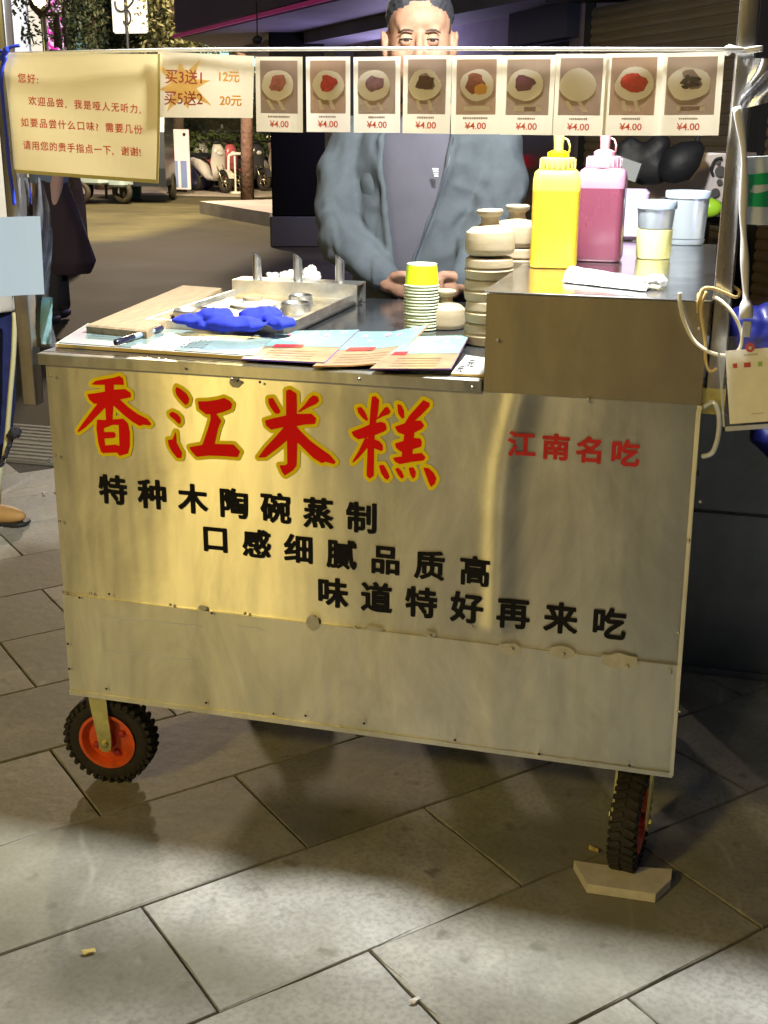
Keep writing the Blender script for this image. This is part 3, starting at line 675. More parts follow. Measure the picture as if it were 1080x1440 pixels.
ed = MB(); ed.grid(lambda u, v: f(.985+.015*u, v, -.0012), 1, 8); ed.grid(lambda u, v: f(u, .03*v-.0, -.0012), 12, 1); obj('laminate_edge', ed, mat('laminate_edge', (.55, .50, .22), .25, coat=.5), nt_)
# clear plastic sleeve in front of the cards
def film(name, col, amt, rough=.12):
    m = bpy.data.materials.new(name); m.use_nodes = True; nt = m.node_tree; N = nt.nodes; N.clear(); L = nt.links
    o = N.new('ShaderNodeOutputMaterial'); tr = N.new('ShaderNodeBsdfTransparent'); gl = N.new('ShaderNodeBsdfGlossy'); gl.inputs['Roughness'].default_value = rough
    df = N.new('ShaderNodeBsdfDiffuse'); df.inputs[0].default_value = (*col, 1); m1 = N.new('ShaderNodeMixShader'); m2 = N.new('ShaderNodeMixShader')
    tc = N.new('ShaderNodeTexCoord'); n = N.new('ShaderNodeTexNoise'); n.inputs['Scale'].default_value = 12; n.inputs['Distortion'].default_value = 1; L.new(tc.outputs['Object'], n.inputs[0])
    mr = N.new('ShaderNodeMapRange'); mr.inputs[1].default_value = .35; mr.inputs[2].default_value = .75; mr.inputs[3].default_value = amt*.4; mr.inputs[4].default_value = min(1, amt*2); L.new(n.outputs[0], mr.inputs[0])
    lw = N.new('ShaderNodeLayerWeight'); lw.inputs[0].default_value = .12
    bp = N.new('ShaderNodeBump'); bp.inputs['Strength'].default_value = .4; bp.inputs['Distance'].default_value = .004; L.new(n.outputs[0], bp.inputs['Height']); L.new(bp.outputs[0], gl.inputs['Normal'])
    L.new(mr.outputs[0], m1.inputs[0]); L.new(tr.outputs[0], m1.inputs[1]); L.new(df.outputs[0], m1.inputs[2])
    L.new(lw.outputs['Fresnel'], m2.inputs[0]); L.new(m1.outputs[0], m2.inputs[1]); L.new(gl.outputs[0], m2.inputs[2]); L.new(m2.outputs[0], o.inputs[0]); return m
m_film = film('clear_film', (.9, .88, .82), .03); m_bag = film('thin_bag', (.85, .85, .9), .35, .2); m_vinyl = film('clear_vinyl', (.8, .82, .9), .07)
obj('plastic_sleeve', MB().grid(lambda u, v: Vector((.29+.97*u, -.0395-.0015*math.sin(u*47+v)-.001*math.sin(v*9), 1.418+.134*v)), 60, 6), m_film, None, True,
    label='long clear plastic sleeve over the row of menu cards', cat='plastic sleeve')
# ------------------------------------------------------------------ things on the counter
Z0 = CT+.0012
def gz(px, py, z=Z0): return PL(px, py, 2, z)
# long laminated price list
def sheet_thing(name, corners, mats, label, cat, z=Z0, th=.004, curl=None, n=10, group=None, layers=1):
    P = [gz(*c, z=z) for c in corners]   # front-left, front-right, back-right, back-left
    def f(u, v, dz=0):
        p = (P[0]*(1-u)+P[1]*u)*(1-v)+(P[3]*(1-u)+P[2]*u)*v
        return Vector((p.x, p.y, p.z+dz+(curl(u, v) if curl else 0)))
    mbx = MB(); mbx.grid(lambda u, v: f(u, v, th), n, n); mbx.grid(lambda u, v: f(u, v, 0), n, n)
    for (a_, b_, fixed, var) in ((0, 1, 'v', 0), (0, 1, 'v', 1)):
        mbx.grid(lambda u, v: f(u, var, th*v), n, 1, 1)
    for var in (0, 1): mbx.grid(lambda u, v: f(var, u, th*v), n, 1, 1)
    o = obj(name, mbx, mats, None, label=label, cat=cat, group=group); return o, f
o, f = sheet_thing('price_list', ((78,488),(360,507),(392,478),(124,459)), [m_paperw, m_kraft], 'long pale laminated sheet on a cardboard edge at the left front of the counter', 'menu sheet', th=.007, z=Z0)
mbx = MB().grid(lambda u, v: f(.01+.98*u, .03+.94*v, .0085), 4, 1); obj('mint_print', mbx, mat('pale_mint', (.27, .37, .35), .25, nz=(9, .15), coat=.5), o)
tx = MB()
for bl_, (u0, v0) in enumerate(((.12, .3), (.55, .18))):
    for r_ in range(5):
        for c_ in range(7):
            tx.add([f(u0+c_*.026, v0+r_*.085, .0093), f(u0+c_*.026+.018, v0+r_*.085, .0093), f(u0+c_*.026+.018, v0+r_*.085+.035, .0093), f(u0+c_*.026, v0+r_*.085+.035, .0093)], [(0,1,2,3)])
obj('text_print', tx, mat('grey_print', (.10, .13, .13), .6), o)
bk = [(((340,509),(456,517),(506,470),(393,470)), 'leftmost menu booklet with red bar, flat on the counter edge', lambda u, v: .004+.003*u),
      (((440,519),(552,516),(603,470),(503,470)), 'middle menu booklet with red bar and its right corner curled up', lambda u, v: .003+.012*max(0, u-.5)*2*(.3+v)),
      (((520,525),(634,525),(660,480),(580,482)), 'rightmost menu booklet with purple edge, on top of the folded note', lambda u, v: .006+.004*v)]
for k, (cn, lb, cu) in enumerate(bk):
    o, f = sheet_thing('menu_booklet', cn, [m_tan, m_purp if k != 1 else mat('orange_edge', (.75, .40, .15), .5)], lb, 'booklet', th=.003, curl=cu, z=Z0+.002*k, group='menu booklets on the counter')
    mbx = MB().grid(lambda u, v: f(.01+.98*u, .42+.57*v, .0036), 8, 6); obj('mint_print', mbx, m_mint, o)
    mbx = MB().grid(lambda u, v: f(.18+.36*u if k < 2 else .05+.2*u, .38+.10*v, .0042), 4, 1); obj('red_bar', mbx, mat('bar_red', (.30, .012, .015), .5), o)
    mbx = MB()
    for (u0, v0, s_) in ((.2, .82, .05), (.5, .86, .06), (.68, .80, .05), (.86, .9, .04), (.35, .66, .03)):
        mbx.add([f(u0+s_*math.cos(a*1.05)*.7, v0+s_*math.sin(a*1.05), .0043) for a in range(6)], [tuple(range(6))])
    obj('pink_print', mbx, m_pink, o)
    mbx = MB()
    for r_ in range(4): mbx.grid(lambda u, v: f(.2+.6*u, .06+.07*r_+.02*v, .0037), 4, 1)
    obj('text_print', mbx, mat('tan_print', (.17, .10, .05), .5), o)
o, f = sheet_thing('folded_note', ((634,528),(680,530),(684,506),(655,502)), [m_paperw, m_kraft], 'small printed note at the foot of the steel box', 'paper', th=.004)
tx = MB(); put_text(tx, '元', .55, .02, lambda u, v: f(u*.5+.0, v*.8, .005), (.9, .7)); put_text(tx, '元', .45, .02, lambda u, v: f(u*.5+.0, v*.8, .005), (.4, .3)); obj('note_lettering', tx, m_blk, o)
# marker pen
a, b = gz(162, 482, CT+.017), gz(228, 461, CT+.018); d = (b-a)
pen = thing('marker_pen', 'black marker pen lying across the long laminated sheet', 'pen', a); L_ = d.length; q_ = d.to_track_quat('Z', 'Y').to_matrix().to_4x4()
obj('pen_cap', MB().lathe([(.004, 0), (.0065, .003), (.0065, L_*.36), (.005, L_*.37)], (0,0,0), 12, 0, q_), mat('pen_black', (.01, .01, .03), .25), pen, 40)
obj('pen_barrel', MB().lathe([(.0058, L_*.37), (.0058, L_*.80)], (0,0,0), 12, 0, q_), mat('pen_clear', (.25, .32, .42), .2), pen, 40)
obj('pen_end', MB().lathe([(.0065, L_*.80), (.0065, L_*.98), (.004, L_)], (0,0,0), 12, 0, q_), mat('pen_dark', (.02, .02, .05), .3), pen, 40)
# wooden board
P = [gz(*c, z=CT+.03) for c in ((121,455),(206,463),(312,403),(258,399))]
bd = MB(); bd.rings([[Vector((p.x, p.y, CT+.004)) for p in P], [Vector((p.x, p.y, CT+.024)) for p in P], [Vector((p.x, p.y, CT+.027))+(Vector((sum(q.x for q in P)/4, sum(q.y for q in P)/4, CT+.027))-Vector((p.x, p.y, CT+.027)))*.02 for p in P]])
obj('wooden_board', bd, m_wood, label='pale worn wooden board lying along the left edge of the counter', cat='board')
# steaming tray
tr = thing('steaming_tray', 'low stainless steaming tray with a raised channel at its back, left of the cups', 'tray', (0, 0, 0))
x0, x1, y0, y1 = .085, .395, .30, .80
mbx = MB().box((x0, y0, Z0), (x1, y1, Z0+.016)).box((x0-.006, y0-.006, Z0), (x1+.006, y0, Z0+.026)).box((x1, y0, Z0+.001), (x1+.006, y1, Z0+.026)).box((x0-.006, y0, Z0+.001), (x0, y1, Z0+.026))
obj('tray_base', mbx, m_tray, tr)
obj('rim_seal', MB().tube([(x1+.010, y0, Z0+.006), (x1+.012, y1+.06, Z0+.006)], .006, 8), m_rubber, tr, True)
chn = MB().box((x0-.006, y1, Z0), (x1+.02, y1+.004, Z0+.052)).box((x0-.006, y1+.004, Z0+.048), (x1+.02, y1+.075, Z0+.052)).box((x0-.006, y1+.075, Z0), (x1+.02, y1+.079, Z0+.052))
obj('back_channel', chn, m_tray, tr)
for px in (362, 419, 478):
    p = PL(px, 399, 1, y1+.03); mbx = MB()
    n = 20; r_ = .0115; zt = Z0+.112
    outer = [[Vector((p.x+r_*math.cos(2*math.pi*k/n), y1+.03+r_*math.sin(2*math.pi*k/n), z if z < 1.09 else z-.008*math.cos(2*math.pi*k/n))) for k in range(n)] for z in (Z0+.05, zt)]
    inner = [[Vector((p.x+(r_-.0018)*math.cos(2*math.pi*k/n), y1+.03+(r_-.0018)*math.sin(2*math.pi*k/n), z if z < 1.07 else z-.008*math.cos(2*math.pi*k/n))) for k in range(n)] for z in (zt, Z0+.055)]
    mbx.rings(outer+inner, cap=False); obj('steam_tube', mbx, m_chrome, tr, 60)
for (x, y, r_, h_) in ((.315, .40, .042, .022), (.335, .56, .036, .02), (.16, .37, .045, .022), (.30, .70, .03, .018)):
    obj('steam_port', MB().lathe([(r_, 0), (r_, h_), (r_-.003, h_+.002), (r_-.006, h_), (r_-.008, h_-.014), (.001, h_-.015)], (x, y, Z0+.016), 28), m_tray, tr, 50)
pl_ = obj('round_lid', MB().lathe([(.055, 0), (.06, .006), (.045, .009), (.028, .006), (.026, .012), (.001, .013)], (.205, .62, Z0+.017), 32), mat('lid_white', (.68, .66, .58), .3, nz=(20, .1)), label='flat round whitish lid lying on the steaming tray behind the blue cloth', cat='lid', smooth=40)
obj('lid_hub', MB().lathe([(.024, .0131), (.024, .019), (.001, .020)], (.205, .62, Z0+.017), 24), m_mold, pl_, 40)
# blue cloth
mbx = MB(); cc = [gz(262,446,CT+.05), gz(300,440,CT+.055), gz(335,447,CT+.05), gz(365,438,CT+.055), gz(392,450,CT+.045), gz(280,452,CT+.04), gz(345,450,CT+.045)]
for p, r_ in zip(cc, (.026, .034, .016, .034, .024, .022, .018)): mbx.sphere(p-Vector((0, 0, .006)), (r_*1.35, r_*1.2, r_*.5), 10)
mbx.sphere((cc[0]+cc[4])/2-Vector((0, 0, .01)), (.075, .04, .016), 10)
o = remesh('blue_cloth', mbx, m_bluecl, .003, 6, post=lambda c, n: .008*noise.noise(c*17)+.004*(.5-abs(noise.noise(Vector((c.x*34+c.y*20, c.y*22, c.z*30)))*2.2))*.8)
tag(o, 'crumpled bright blue cloth lying over the round steam ports', 'cloth')
# crumpled white bag behind the tubes
mbx = MB()
for (px, py, r_) in ((385,392,.018),(405,392,.020),(438,388,.024),(425,394,.02)): mbx.sphere(PL(px, py, 1, y1+.11), r_, 8)
o = remesh('plastic_bag', mbx, mat('milky_plastic', (.62, .60, .56), .35), .004, 1, post=lambda c, n: .012*noise.noise(c*70)+.006*noise.noise(c*150)); tag(o, 'crumpled whitish plastic bag behind the steam tubes', 'plastic bag')
# paper cups: one lime cup on a stack of pale ones
pc_ = gz(592, 462); base = Vector((pc_.x, pc_.y+.0, Z0)); cup_r = .036
def cup_mesh(m, h, rt, rb):
    return MB().lathe([(rt-.002, .006), (rb, h), (rb-.001, h), (rb-.002, h-.003), (.0008, h-.003)], (0,0,0), 32, cap=False).mesh('paper_cup', m, 40)
def rim_mesh(m): return MB().lathe([(.0375, 0), (.039, .001), (.0392, .0028), (.0375, .0042), (.0362, .003), (.0362, .001)], (0,0,0), 32, cap=False)
cbase = MB().lathe([(.0378, .0005), (.0392, .0012), (.0393, .0032), (.0375, .0044), (.0345, .0046), (.0338, .012), (.030, .052), (.029, .052), (.0325, .012), (.036, .001)], (0,0,0), 32, cap=False).mesh('paper_cup', m_cupw, 40)
for k in range(14):
    o = obj('paper_cup', cbase, None, label='pale green paper cup nested upside down in the stack under the lime cup', cat='paper cup', group='stacked paper cups'); o.location = base+Vector((.0006*math.sin(k*2.1), .0006*math.cos(k*3), .0068*k))
lc = MB().lathe([(.0378, .0005), (.0392, .0012), (.0393, .0032), (.0375, .0044)], (0,0,0), 36, 1, cap=False)
lc.lathe([(.0372, .0044), (.0335, .046)], (0,0,0), 36, 0, cap=False); lc.lathe([(.0335, .046), (.0335, .049), (.0315, .049), (.0305, .0455), (.0003, .0455)], (0,0,0), 36, 1, cap=False)
o = obj('paper_cup', lc, [m_lime, m_cupw], smooth=40, label='bright lime yellow paper cup upside down on top of the cup stack', cat='paper cup', group='stacked paper cups'); o.location = base+Vector((0, 0, .0068*14))
# turned wooden steaming molds
KN = [(.020, .062), (.018, .070), (.0185, .076), (.025, .080), (.0275, .084), (.0275, .089), (.024, .092), (.001, .093)]
def mold(c, s, label, knob=True, tilt=0, h=.055, r=.052):
    prof = [(r*.86, 0), (r*.93, .002), (r, .010), (r, .013), (r*1.0, h*.62), (r*.95, h*.85), (r*.72, h*1.02), (.024, h*1.08)]
    if knob: prof += [(a_, b_+h-.055) for a_, b_ in KN]
    else: prof += [(.001, h*1.09)]
    mbx = MB().lathe([(a_*s, b_*s) for a_, b_ in prof], (0,0,0), 36)
    o = obj('wooden_mold', mbx, m_mold, smooth=35, label=label, cat='wooden mold', group='turned wooden steaming molds'); o.location = c; o.rotation_euler = (tilt, tilt*.7, random.random()*6); return o
def ringm(c, label, tilt=0, r=.050, h=.042, flare=1):
    prof = [(r*.90, 0), (r*.97, .003), (r*1.02, h*.42), (r*1.0, h*.46), (r*.94, h*.50), (r*.93, h*.54), (r*1.0, h*.60), (r*.97, h*.94), (r*.9, h), (.001, h)]
    mbx = MB().lathe(prof, (0,0,0), 36)
    o = obj('wooden_mold', mbx, m_mold, smooth=30, label=label, cat='wooden mold', group='turned wooden steaming molds'); o.location = c; o.rotation_euler = (tilt, -tilt, random.random()*6); return o
pm = gz(621, 463); mold(Vector((pm.x, pm.y+.03, Z0)), .92, 'single knobbed wooden mold standing in front of the paper cups')
ps_ = gz(693, 492); xs_, ys_ = .829, .36
z = Z0
for k in range(4):
    ringm(Vector((xs_+.002*math.sin(k*2), ys_+.002*math.cos(k*3), z)), ('lowest wooden mold in the front stack beside the steel box', 'second wooden mold from the bottom of the front stack', 'third wooden mold from the bottom of the front stack', 'wooden mold directly under the knobbed one in the front stack')[k], (.0, .02, -.02, .015)[k], h=(.045, .045, .045, .042)[k]); z += .0455
mold(Vector((xs_, ys_, z+.002)), .98, 'knobbed wooden mold topping the front stack', tilt=-.03)
xb_, yb_ = .86, .50; z = Z0
for k in range(4):
    ringm(Vector((xb_, yb_, z)), ('lowest wooden mold in the rear stack, hidden behind the steel box', 'second wooden mold of the rear stack by the steel box', 'third wooden mold of the rear stack by the steel box', 'wooden mold directly under the knobbed one in the rear stack')[k], 0, h=.046); z += .047
mold(Vector((xb_, yb_, z)), .95, 'knobbed wooden mold topping the rear stack behind the yellow bottle')
# ------------------------------------------------------------------ things on the steel box
ZB = BT+.0012
def gb_(px, py): return PL(px, py, 2, ZB)
def plastic(name, col, rough=.28, tr=.15): 
    m = mat(name, col, rough, 0, nz=(9, .09), trans=tr, coat=.4, stretch=(1, 1, .5)); return m
def squeeze(px, py, W_, H_, mats, label, rz=0, dp=None):
    c = gb_(px, py); t = thing('squeeze_bottle', label, 'bottle', (c.x, c.y+W_*.5, ZB), (0, 0, rz), 'squeeze bottles on the steel box'); h2 = W_/2; d2 = (dp or W_)/2
    def rr(hw, hd, z, r, n=5):
        o = []
        for (sx_, sy_, a0) in ((1,1,0),(-1,1,90),(-1,-1,180),(1,-1,270)):
            for k in range(n+1):
                a = math.radians(a0+90*k/n); o.append(Vector((sx_*(hw-r)+r*math.cos(a), sy_*(hd-r)+r*math.sin(a), z)))
        return o
    fill = H_*.58
    lo = MB().rings([rr(h2*.90, d2*.90, 0, .012), rr(h2*.97, d2*.97, .003, .014), rr(h2, d2, .010, .016), rr(h2*.985, d2*.985, fill*.5, .016), rr(h2, d2, fill, .016)], cap=True)
    obj('filled_body', lo, mats[0], t, 50)
    hi = MB().rings([rr(h2, d2, fill+.0003, .016), rr(h2*.99, d2*.99, H_*.66, .017), rr(h2*.93, d2*.93, H_*.715, .02), rr(h2*.80, d2*.80, H_*.735, .022)], cap=True)
    obj('upper_body', hi, mats[1], t, 50)
    co = MB().lathe([(h2*.72, H_*.735), (h2*.74, H_*.74), (h2*.72, H_*.82), (h2*.66, H_*.825)], (0,0,0), 28); 
    for k in range(20):
        a = 2*math.pi*k/20; co.box((-.0012, -.001, H_*.742), (.0012, .001, H_*.815), 0, RZ(a) @ T(0, h2*.735, 0))
    obj('collar', co, mats[2], t, 40)
    obj('nozzle_base', MB().lathe([(h2*.46, H_*.825), (h2*.46, H_*.86), (h2*.30, H_*.875), (h2*.2, H_*.88)], (0,0,0), 24), mats[3], t, 40)
    nz_ = obj('nozzle_cap', MB().lathe([(h2*.20, H_*.88), (h2*.21, H_*.93), (h2*.23, H_*.96), (h2*.23, H_*.995), (h2*.18, H_)], (0,0,0), 18), mats[4], t, 40)
    obj('cap_strap', MB().tube([(h2*.22, 0, H_*.965), (h2*.36, 0, H_*.955), (h2*.46, 0, H_*.91), (h2*.45, 0, H_*.865)], .0022, 6), mats[4], nz_, True)
    return t
yel = [plastic('yellow_sauce', (.95, .60, .04)), plastic('yellow_top', (.92, .78, .10)), plastic('yellow_collar', (.95, .86, .25)), plastic('yellow_base', (.95, .80, .01)), plastic('yellow_cap', (.80, .84, .25))]
pnk = [plastic('berry_sauce', (.20, .05, .085)), plastic('pink_top', (.46, .22, .32)), plastic('pink_collar', (.70, .42, .52)), plastic('pink_base', (.70, .30, .36)), plastic('pink_cap', (.68, .32, .35))]
squeeze(773, 378, .096, .262, yel, 'yellow squeeze bottle on the steel box, beside the wooden molds', .12, .085)
squeeze(838, 369, .100, .262, pnk, 'pink squeeze bottle of berry sauce right of the yellow bottle', .0, .085)
def tub(px, py, r, h, fillh, mlow, mup, mlid, label, off=.6):
    c = gb_(px, py); t = thing('storage_tub', label, 'container', (c.x, c.y+r*off, ZB))
    if fillh: obj('contents', MB().lathe([(r*.86, 0), (r*.90, .004), (r*.93, fillh), (.001, fillh+.001)], (0,0,0), 32), mlow, t, 50)
    obj('clear_wall', MB().lathe([(r*.87, fillh+.002), (r*.89, fillh+.004), (r, h), (r*.97, h)], (0,0,0), 32, cap=False), mup, t, 50)
    obj('lid', MB().lathe([(r*1.03, h-.012), (r*1.06, h-.011), (r*1.06, h+.002), (r*1.02, h+.005), (r*.92, h+.004), (r*.90, h+.001), (.001, h+.001)], (0,0,0), 36), mlid, t, 40)
    return t
m_frost = mat('frosted_plastic', (.62, .70, .76), .3, trans=.65, coat=.3); m_lidg = mat('grey_lid', (.30, .38, .44), .35)
tub(917, 364, .042, .118, .062, mat('yellow_powder', (.85, .78, .30), .7, nz=(20, .15)), m_frost, m_lidg, 'clear tub half full of pale yellow powder with grey lid, in front')
tub(962, 344, .052, .122, .012, m_frost, m_frost, mat('blue_grey_lid', (.36, .42, .50), .35), 'larger frosted tub with blue grey lid behind the yellow powder tub')
c = gb_(888, 338)
obj('white_canister', MB().rbox((c.x-.042, c.y+.0, ZB), (c.x+.036, c.y+.07, ZB+.125), .02), mat('lilac_plastic', (.46, .34, .56), .4, coat=.3), smooth=40, label='whitish lilac plastic canister between the pink bottle and the tubs', cat='container')
# packet of straws / spoons
P = [gb_(*q_) for q_ in ((791,397),(908,410),(925,398),(806,380))]
pk = MB(); 
def pkf(u, v, s): 
    p = (P[0]*(1-u)+P[1]*u)*(1-v)+(P[3]*(1-u)+P[2]*u)*v
    return Vector((p.x, p.y, ZB+.001+s*(.014*(1-(2*v-1)**4)*(1-.3*u)+.002*noise.noise(Vector((u*9, v*5, 0))))))
pk.grid(lambda u, v: pkf(u, v, 1), 20, 10).grid(lambda u, v: pkf(u, v, 0), 20, 10)
for vv in (0, 1): pk.grid(lambda u, v: pkf(u, vv, v), 20, 1)
for uu in (0, 1): pk.grid(lambda u, v: pkf(uu, u, v), 10, 1)
pk_ = obj('straw_packet', pk, mat('packet_white', (.62, .64, .66), .35, coat=.3), smooth=50, label='white paper packet of straws at the front edge of the steel box top', cat='packet')
mbx = MB()
for k in range(5):
    a = pkf(.1, .1+.09*k, 1.05); b = pkf(1.12, .15+.13*k, 1); b.z = ZB+.006; mbx.tube([a, a.lerp(b, .5)+Vector((0, 0, .001)), b], .0022, 6)
obj('straw', mbx, mat('straw_cream', (.80, .72, .52), .5), pk_, True)
mbx = MB()
for (u, v, r_) in ((.98, .3, .014), (1.04, .6, .016), (1.1, .45, .012)): p = pkf(u, v, 1); mbx.sphere((p.x, p.y, ZB+.012), (r_, r_, r_*.6), 8)
o = remesh('packet_end', mbx, mat('crinkled_clear', (.62, .64, .70), .15, trans=.3), .003, 1, pk_, post=lambda c, n: .008*noise.noise(c*120))
# cable, twine and hooks at the right post
cab = MB(); seq = [(956,411,-.02),(957,432,-.02),(962,452,-.02),(975,478,-.022),(995,494,-.03),(1018,500,-.035),(1035,496,-.04),(1043,482,-.04),(1041,462,-.035),(1030,440,-.03),(1016,425,-.02),(1003,417,-.01)]
def smooth_pts(P, sub=5):
    o = []; n = len(P)
    for i in range(n-1):
        p0, p1, p2, p3 = P[max(i-1, 0)], P[i], P[i+1], P[min(i+2, n-1)]
        for k in range(sub):
            t = k/sub; o.append(.5*((2*p1)+(p2-p0)*t+(2*p0-5*p1+4*p2-p3)*t*t+(3*p1-p0-3*p2+p3)*t**3))
    o.append(P[-1]); return o
cab.tube(smooth_pts([Y(*p) for p in seq]), .0032, 8)
o = obj('white_cable', cab, mat('cable_white', (.78, .74, .60), .45), smooth=True, label='loop of thin white cable hanging from the box corner to the post', cat='cable')
tw = MB()
tw.tube(smooth_pts([Y(*p) for p in ((984,425,-.02),(987,408,-.015),(1000,405,-.01),(1020,412,-.005),(1035,418,-.0),(1040,410,.02),(1030,402,.05))]), .003, 8)
tw.tube(smooth_pts([Y(*p) for p in ((994,410,-.018),(986,430,-.02),(988,455,-.02),(992,480,-.02),(992,505,-.02),(998,522,-.02),(1008,518,-.02))]), .0028, 8)
tw.tube([Y(982,412,-.02), Y(981,440,-.02)], .002, 6)
obj('tan_twine', tw, mat('twine_tan', (.62, .46, .20), .8), smooth=True, label='tan twine knotted round the foot of the right post', cat='twine')
hb_ = MB().tube(smooth_pts([Y(*p) for p in ((990,572,.0),(1004,566,-.01),(1011,585,-.012),(1010,612,-.012),(1002,636,-.01),(988,642,.0))]), .0045, 8)
obj('pull_handle', hb_, mat('handle_white', (.70, .72, .72), .3, .3), cart, True)
obj('handle_bolt', MB().box((W+.003, -.004, .845), (W+.012, .006, .853)), m_rivd, cart)
cl_ = MB().box((W+.004, .010, .955), (W+.044, .052, 1.000)).lathe([(.007, 0), (.007, .01)], (0,0,0), 6, 0, T(W+.03, .008, .975) @ Matrix.Rotation(math.radians(90), 4, 'X'))
obj('post_bracket', cl_, m_zinc, cart)
# rail knot at right post
kn = MB(); 
for k in range(3): kn.tube(smooth_pts([Vector((W-.003, -.006, 1.548+.004*k)), Vector((W+.02, -.006, 1.545+.003*k)), Vector((W+.047, -.002, 1.548+.003*k)), Vector((W+.046, .05, 1.550))]), .0018, 6)
kn.sphere((W-.004, -.012, 1.548), (.007, .007, .008), 6)
obj('tie_cord', kn, m_white, smooth=True, label='white cord tying the card rail to the right post', cat='cord')
# strap with clip holding the payment card
strap = thing('hanging_strap', 'white twisted plastic strap hanging right of the post above the payment card', 'strap', (0, 0, 0))
sp_ = smooth_pts([Y(*p) for p in ((1036,150,-.02),(1046,215,-.02),(1045,300,-.02),(1047,360,-.03),(1049,420,-.04),(1050,448,-.045))])
mbx = MB().tube(sp_, [.006+.0012*math.sin(i*.9)+(.004 if i > 20 else 0) for i in range(len(sp_))], 8); obj('strap_body', mbx, m_bag if False else mat('strap_white', (.66, .66, .68), .4, trans=.1), strap, True)
p = Y(1050, 462, -.045); obj('strap_clip', MB().rbox((p.x-.007, p.y-.004, p.z-.014), (p.x+.007, p.y+.004, p.z+.012), .002), mat('clip_clear', (.62, .68, .72), .15, trans=.3), strap, 40)
f = quad_map(Y(1017,606,-.05), Y(1100,600,-.05), Y(1095,468,-.05), Y(1008,474,-.05))
qc = thing('payment_card', 'clear sleeve with a cream payment card clipped below the strap', 'card', f(.5, 1))
inv = Matrix.Translation(-f(.5, 1))
def ch_of(name, mbx, m): 
    mbx.v = [tuple(inv @ Vector(v)) for v in mbx.v]; return obj(name, mbx, m, qc)
ch_of('card_insert', MB().grid(lambda u, v: f(.12+.88*u, .07+.78*v, -.001), 2, 2).grid(lambda u, v: f(.12+.88*u, .07+.78*v, .001), 2, 2), mat('card_cream', (.90, .88, .80), .5))
ch_of('sleeve_film', MB().grid(lambda u, v: f(u, v, -.004), 4, 4), m_vinyl)
ch_of('sleeve_edge', MB().grid(lambda u, v: f(.035*u, v, -.0045), 1, 4).grid(lambda u, v: f(u, .05*v, -.0045), 4, 1), mat('sleeve_edge', (.62, .66, .74), .2, trans=.2))
mbx = MB()
def disc(mb_, u, v, ru, rv, dy, n=18): mb_.add([f(u+ru*math.cos(2*math.pi*k/n), v+rv*math.sin(2*math.pi*k/n), dy) for k in range(n)], [tuple(range(n))])
disc(mbx, .53, .87, .075, .05, -.002); ch_of('red_seal', mbx, m_red2)
mbx = MB(); disc(mbx, .53, .865, .03, .02, -.0026, 5); ch_of('seal_star', mbx, m_cream2)
for (u, m, w2) in ((.27, m_red2, .035), (.47, m_red2, .055), (.68, mat('icon_green', (.30, .50, .08), .5), .035), (.86, m_red2, .03)):
    mbx = MB().grid(lambda a_, b_: f(u-w2+2*w2*a_, .665+.05*b_, -.002), 1, 1); ch_of('pay_icon', mbx, m)
mbx = MB()
for k in range(8): mbx.grid(lambda a_, b_: f(.42+.03*k+.02*a_, .785+.018*b_, -.002), 1, 1)
for k in range(7): mbx.grid(lambda a_, b_: f(.5+.03*k+.02*a_, .16+.012*b_, -.002), 1, 1)
ch_of('caption_print', mbx, mat('grey_caption', (.45, .42, .36), .6))
# hanging clear bags at right
mbx = MB().grid(lambda u, v: Y(1046+40*u+6*math.sin(v*5), 82+72*v-10*u*v, -.01+.02*math.sin(u*6+v*7)), 14, 14)
obj('clear_bag', mbx, m_bag, smooth=True, label='thin clear plastic bag hooked near the top of the right post', cat='plastic bag')
# green and white pack hanging in a bag
gp = thing('green_pack', 'green and white packaged rolls hanging in clear plastic right of the post', 'package', (0, 0, 0))
yq = .05
def gq(name, pts, m, y0=yq, th=.03):
    P = [Y(px, py, y0) for px, py in pts]; ob = MB().rings([[Vector(p) for p in P], [Vector((p.x, p.y+th, p.z)) for p in P]]); return obj(name, ob, m, gp)
m_grn = mat('pack_green', (.01, .34, .12), .25, coat=.5); m_pw = mat('pack_clear', (.66, .70, .72), .25, trans=.25, coat=.4)
gq('pack_body', ((1037,222),(1105,218),(1105,318),(1040,315),(1036,300)), m_pw)
gq('green_band', ((1040,247),(1105,240),(1105,258),(1060,260),(1054,270),(1064,272),(1105,262),(1105,292),(1038,290),(1037,282),(1048,282),(1050,250)), m_grn, yq-.003, .002)
gq('white_label', ((1040,250),(1053,250),(1052,279),(1039,278)), m_cream2, yq-.005, .001)
mbx = MB()
for k in range(9): a = Y(1041, 253+k*2.9, yq-.0062); mbx.box((a.x, a.y, a.z-.0006), (a.x+.013-.004*(k % 3), a.y+.0005, a.z+.0006))
obj('label_print', mbx, m_tbr, gp)
# dark neighbouring cabinet
cb = thing('dark_cabinet', 'dark grey metal cabinet standing behind the right end of the cart', 'cabinet', (1.29, 1.02, 0))
def wavc(x, z): return .006*noise.noise(Vector((x*5, 1, z*5)))
mbx = MB().grid(lambda u, v: Vector((1.5*u-.12, wavc(u, v), .002+.80*v)), 30, 20)
mbx.box((-.12, .012, .002), (1.38, .62, .80)); obj('cabinet_body', mbx, m_cab, cb, 40)
obj('cabinet_top', MB().rbox((-.13, -.012, .802), (1.39, .64, .825), .004), m_cab, cb, 40)
obj('drawer_seam', MB().box((-.1, -.009, .463), (1.3, -.0075, .468)), m_rivd, cb)
obj('base_flange', MB().box((-.12, -.012, .002), (1.38, -.007, .02)), mat('flange_grey', (.30, .32, .35), .4, .8), cb)
